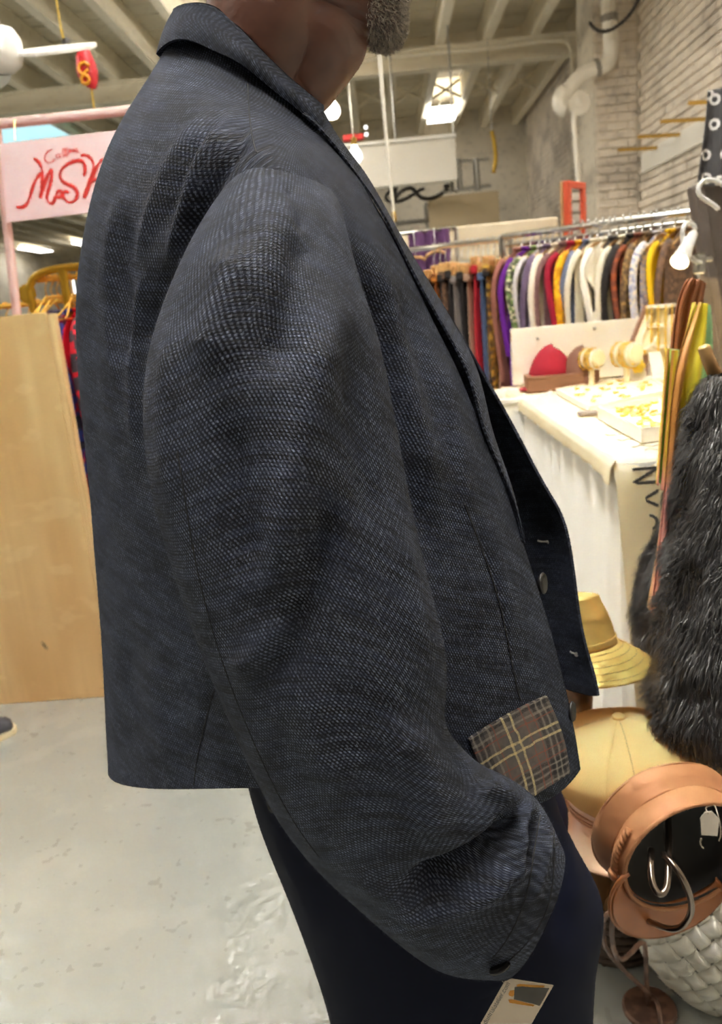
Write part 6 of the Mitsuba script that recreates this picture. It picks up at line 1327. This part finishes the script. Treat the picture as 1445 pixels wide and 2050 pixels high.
wire('upright', [(1337, 1618, ly + .10), (1338, 1680, ly + .03), (1337, 1745, ly - .02), (1333, 1778, ly - .035), (1322, 1790, ly - .04), (1310, 1778, ly - .035), (1303, 1745, ly - .02), (1303, 1702, ly + .02)], .0042, 'worn_steel', ls)
wire('upright', [(1328, 1711, ly + .0), (1348, 1732, ly - .02), (1368, 1762, ly - .03), (1382, 1800, ly - .03), (1380, 1834, ly - .02), (1358, 1858, ly - .01), (1326, 1856, ly + .01), (1287, 1838, ly + .06), (1256, 1828, bc[1] - .12)], .0042, 'worn_steel', ls)
# the camel cap's stand stands behind it
cb = np.array([c0[0], c0[1] + .0, 0]); obj('pole', tube([c0 + [0, 0, .08], [c0[0] + .01, c0[1] + .05, .35], [c0[0] + .02, c0[1] + .32, .012]], .0045, 8), 'rusty_iron', cs_, smooth=True)
obj('base', lathe([(.0005, .012), (.075, .011), (.08, .006), (.08, 0), (.0005, 0)], 40, [c0[0] + .02, c0[1] + .32, 0]), 'rusty_iron', cs_, smooth=40)
# ---- woven bag
bg = thing('woven_bag', 'puffy white bag woven of broad leather strips standing on the floor', 'bag')
bcx = U(1470, 1822, 1.30)
def bag_pt(a, b):
    """a across (-1..1), b up (-1..1) on the front of the bag"""
    rr = np.array([a * .192, b * .192]); d2 = min(1.0, (a * a + b * b)); 
    depth = .125 * (1 - d2) ** .55
    return bcx + RIGHT * rr[0] + UPV * rr[1] * 1.0 - FWD * depth
uu, vv = np.meshgrid(np.linspace(-1, 1, 60), np.linspace(-1, 1, 60))
rr_ = np.maximum(np.abs(uu), np.abs(vv)); ll = np.sqrt(uu ** 2 + vv ** 2) + 1e-9; qa, qb = uu * rr_ / ll, vv * rr_ / ll
Pf = np.array([[bag_pt(a * .985, b * .985) + FWD * .006 for a, b in zip(ra_, rb2)] for ra_, rb2 in zip(qa, qb)])
Pk = np.array([[bcx * 2 + 0 for _ in range(1)]]); Bk = Pf + FWD * ((np.einsum('ijk,k->ij', bcx - Pf, FWD)) * 1.7)[..., None]
core = join(grid_mesh(Pf), grid_mesh(Bk[:, ::-1]))
obj('body', core, 'bag_shadow_leather', bg, smooth=True, label='shadowed joints of the weave')
st_ = .1586; ang = math.radians(46); ca, sa = math.cos(ang), math.sin(ang)
pn = 0
for i in range(-8, 9):
    for j in range(-8, 9):
        ci, cj = (i + .5) * st_, (j + .5) * st_
        a0_, b0_ = ca * ci - sa * cj, sa * ci + ca * cj
        if math.hypot(a0_, b0_) > .97 or a0_ > .55: continue
        long_i = (i + j) % 2 == 0; P = []
        for q in np.linspace(-1, 1, 7):
            row = []
            for p_ in np.linspace(-1, 1, 7):
                hi, hj = (.62, .47) if long_i else (.47, .62)
                x, y = ci + p_ * st_ * hi, cj + q * st_ * hj; a, b = ca * x - sa * y, sa * x + ca * y
                n_ = math.hypot(a, b)
                if n_ > .998: a, b = a / n_ * .998, b / n_ * .998
                along, across = (p_, q) if long_i else (q, p_)
                bump_ = .017 * (1 - across ** 4) * (1 - .95 * along ** 2) - .007
                row.append(bag_pt(a, b) - FWD * bump_ * (1 - .5 * min(1, n_) ** 4))
            P.append(row)
        P = np.array(P); m = grid_mesh(P)
        if np.array(m.vertex_normals).mean(0) @ FWD > 0: P = P[:, ::-1]; m = grid_mesh(P)
        obj('strip', m, 'white_leather', bg, smooth=True); pn += 1
# ---- driftwood column, wicker, straw basket
dw = thing('driftwood_column', 'knotty brown driftwood column standing behind the camel cap', 'wood column')
secs = [((1120, 1262), (1160, 1262)), ((1128, 1330), (1186, 1330)), ((1132, 1400), (1184, 1400)), ((1136, 1480), (1182, 1470)), ((1128, 1560), (1196, 1560)), ((1120, 1640), (1210, 1640)), ((1142, 1700), (1232, 1696)), ((1166, 1760), (1226, 1750)), ((1186, 1800), (1212, 1790))]
rws = []; th = np.linspace(0, 2 * np.pi, 49)
for i, (L, R) in enumerate(secs):
    A, B = U(*L, 1.45), U(*R, 1.45); rws.append((A + B) / 2 + np.cos(th)[:, None] * (B - A) / 2 + np.sin(th)[:, None] * np.array([0, -.035, 0]))
ft = rws[-1].mean(0); rws.append(np.array([ft[0] + .02, 1.45, .10]) + np.stack([np.cos(th) * .03, np.sin(th) * .03, 0 * th], -1)); rws.append(np.array([ft[0] + .02, 1.45, 0.0]) + np.stack([np.cos(th) * .05, np.sin(th) * .05, 0 * th], -1))
Gd = CubicSpline(np.arange(len(rws)), np.array(rws), axis=0)(np.linspace(0, len(rws) - 1, 90)); cg = Gd.mean(1, keepdims=True)
Gd = cg + (Gd - cg) * (1 + .22 * (meshkit.fbm(Gd * 14, 3) - .5))[..., None]; Gd[:, -1] = Gd[:, 0]
mdw = join(grid_mesh(Gd), grid_mesh(np.stack([np.repeat(Gd[0].mean(0)[None], 49, 0), Gd[0]]))); 
if mdw.volume < 0: mdw.invert()
obj('trunk', mdw, 'driftwood', dw, smooth=True)
for k in range(3):
    a = U(1122 + 10 * k, 1590 + 30 * k, 1.40); b = U(1140 + 8 * k, 1690 + 20 * k, 1.40); obj('branch', tube(smooth_path([a, (a + b) / 2 + [.01, 0, 0], b], 16), np.linspace(.007, .011, 16), 8), 'driftwood', dw, smooth=True)
wk = thing('dark_wicker_basket', 'dark wicker basket behind the curled iron stand', 'basket'); wc = Uz(1246, 1925, 0.0); wz = U(1246, 1818, wc[1])[2]
wc[1] += .06
for z in np.linspace(.01, wz, 7): obj('hoop', tube([[wc[0] + (.075 + .012 * math.sin(z * 8)) * math.cos(a), wc[1] + (.075 + .012 * math.sin(z * 8)) * math.sin(a), z] for a in np.linspace(0, 2 * np.pi, 40)], .008, 7, caps=False), 'dark_wicker', wk, smooth=True)
for a in np.arange(12) * math.pi / 6: obj('stake', tube([[wc[0] + .076 * math.cos(a), wc[1] + .076 * math.sin(a), 0], [wc[0] + .080 * math.cos(a), wc[1] + .080 * math.sin(a), wz + .005]], .005, 6), 'dark_wicker', wk, smooth=True)
sbk = thing('straw_basket', 'woven straw basket at the right edge behind the black fur', 'basket'); sc_ = U(1462, 1535, 1.62)
for i, z in enumerate(np.linspace(-.12, .06, 10)):
    q = [[sc_[0] + (.085 + .003 * math.cos(14 * a + (i % 2) * math.pi)) * math.cos(a), sc_[1] + (.085 + .003 * math.cos(14 * a + (i % 2) * math.pi)) * math.sin(a), sc_[2] + z] for a in np.linspace(0, 2 * np.pi, 90)]; obj('coil', tube(q, .0105, 7, caps=False), 'straw', sbk, smooth=True)
obj('bottom', lathe([(.0005, -.128), (.085, -.128), (.085, -.12), (.0005, -.12)], 32, sc_), 'straw', sbk)
sst = thing('low_table', 'low dark table at the right edge that carries the straw basket', 'table'); obj('top', bevel_box([sc_[0] + .05, sc_[1], sc_[2] - .14], [.32, .28, .022], .004), 'dark_post_wood', sst)
for dx in (-.08, .18):
    for dy in (-.11, .11): obj('leg', tube([[sc_[0] + dx, sc_[1] + dy, sc_[2] - .15], [sc_[0] + dx, sc_[1] + dy, 0]], .012, 8), 'dark_post_wood', sst, smooth=True)
# ---- hang tag on the cuff
ht = thing('hang_tag', 'cream cardboard hang tag with a picture of a jacket dangling from the cuff', 'tag')
hy = .60; A, B = U(1014, 1958, hy), U(1108, 1973, hy - .004); Dn = U(962, 2050, hy - .006) - A; Dn = Dn / np.linalg.norm(Dn) * .088; Wd = B - A
nrm = np.cross(Wd, Dn); nrm /= np.linalg.norm(nrm); nrm = nrm if nrm @ (EYE - A) > 0 else -nrm
mat('hang_tag_card', srgb(226, 210, 188), .5)
card = trimesh.convex.convex_hull(np.vstack([[A, B, A + Dn, B + Dn], np.array([A, B, A + Dn, B + Dn]) - nrm * .0008])); obj('card', card, 'hang_tag_card', ht)
wv, dv = Wd / np.linalg.norm(Wd), Dn / np.linalg.norm(Dn); wl, dl = np.linalg.norm(Wd), np.linalg.norm(Dn)
def hit(u, v):
    d = ray(u, v); return EYE + d * (((A - EYE) @ nrm) / (d @ nrm))
mat('print_charcoal', srgb(56, 52, 48), .6); mat('print_ochre', srgb(206, 142, 52), .6); mat('print_grey', srgb(120, 112, 104), .6)
def flat(name, px, bsdf, lift):
    P = np.array([hit(940 + x / 7.225, 1930 + y / 7.225) for x, y in px]); P2 = np.vstack([P + nrm * lift, P + nrm * .00002]); n = len(P); F = [[0, i, i + 1] for i in range(1, n - 1)]
    m = trimesh.Trimesh(P + nrm * lift, F, process=False); obj(name, m, bsdf, ht)
flat('picture', [(650, 330), (760, 320), (900, 332), (1150, 345), (1090, 470), (1010, 605), (930, 575), (800, 545), (640, 505), (652, 420)], 'print_charcoal', .00030)
flat('picture', [(676, 300), (720, 285), (900, 300), (1085, 310), (1075, 335), (900, 336), (760, 325), (690, 332)], 'print_ochre', .00022)
flat('picture', [(556, 515), (600, 505), (780, 548), (940, 590), (920, 612), (760, 588), (580, 560)], 'print_ochre', .00022)
flat('picture', [(560, 430), (580, 385), (640, 370), (650, 440), (620, 470), (575, 460)], 'print_ochre', .00022)
txt = meshkit.text_mesh('industrialatelier.com', 1.0, .02); tv = txt.vertices.copy(); tw_ = tv[:, 0].max()
t0_, t1_ = hit(955 + 110 / 14.45 + 6, 1955 + 1500 / 14.45), hit(955 + 955 / 14.45, 1955 + 205 / 14.45)
ex = t1_ - t0_; lx_ = np.linalg.norm(ex); ex /= lx_; ey_ = np.cross(nrm, ex); txt.vertices = t0_ + np.outer(tv[:, 0] / tw_ * lx_, ex) + np.outer(tv[:, 1] * lx_ / tw_ * 1.0, ey_) + np.outer(tv[:, 2] * .01 + .0002, nrm); obj('lettering', txt, 'print_grey', ht)
cq = drape_sleeve([(998, 1946)], 0.0)[0]
obj('thread', tube(smooth_path([cq, hit(1002, 1955) + nrm * .002, hit(1008, 1972) - nrm * .004, hit(1014, 1966) + nrm * .0006], 24), .00035, 6), 'string', ht, smooth=True)
# ---- shoe of a passer-by at the left edge
sh_ = thing('dark_shoe', 'dark slip-on shoe with a pale sole at the left edge before the plywood', 'shoe')
s0 = Uz(-30, 1482, 0.0); s1 = Uz(31, 1462, 0.0); dd = (s1 - s0) / np.linalg.norm(s1 - s0); Rs = frame_of([0, 0, 1], dd)
sole = Polygon([(.0, 0), (-.01, .028), (-.06, .046), (-.14, .038), (-.24, .034), (-.262, 0), (-.24, -.034), (-.14, -.036), (-.06, -.044), (-.01, -.028)]).buffer(.006)
mat('pale_rope_sole', srgb(206, 190, 156), .8); mat('dark_canvas', srgb(38, 38, 44), .8)
so = extrude(sole, .020); so.vertices = so.vertices @ Rs.T + s1 + [0, 0, 0.0]; obj('sole', so, 'pale_rope_sole', sh_)
upm = m3.Manifold.batch_hull([ball((x, y, z), r) for x, y, z, r in ((-.03, -.012, .030, .024), (-.03, .012, .030, .024), (-.09, 0, .052, .030), (-.14, 0, .070, .030), (-.225, 0, .066, .028), (-.225, 0, .035, .032), (-.09, -.02, .03, .024), (-.09, .02, .03, .024))]).to_mesh()
um = trimesh.Trimesh(upm.vert_properties[:, :3], upm.tri_verts); um.vertices = um.vertices @ Rs.T + s1; obj('upper', um, 'dark_canvas', sh_, smooth=40)
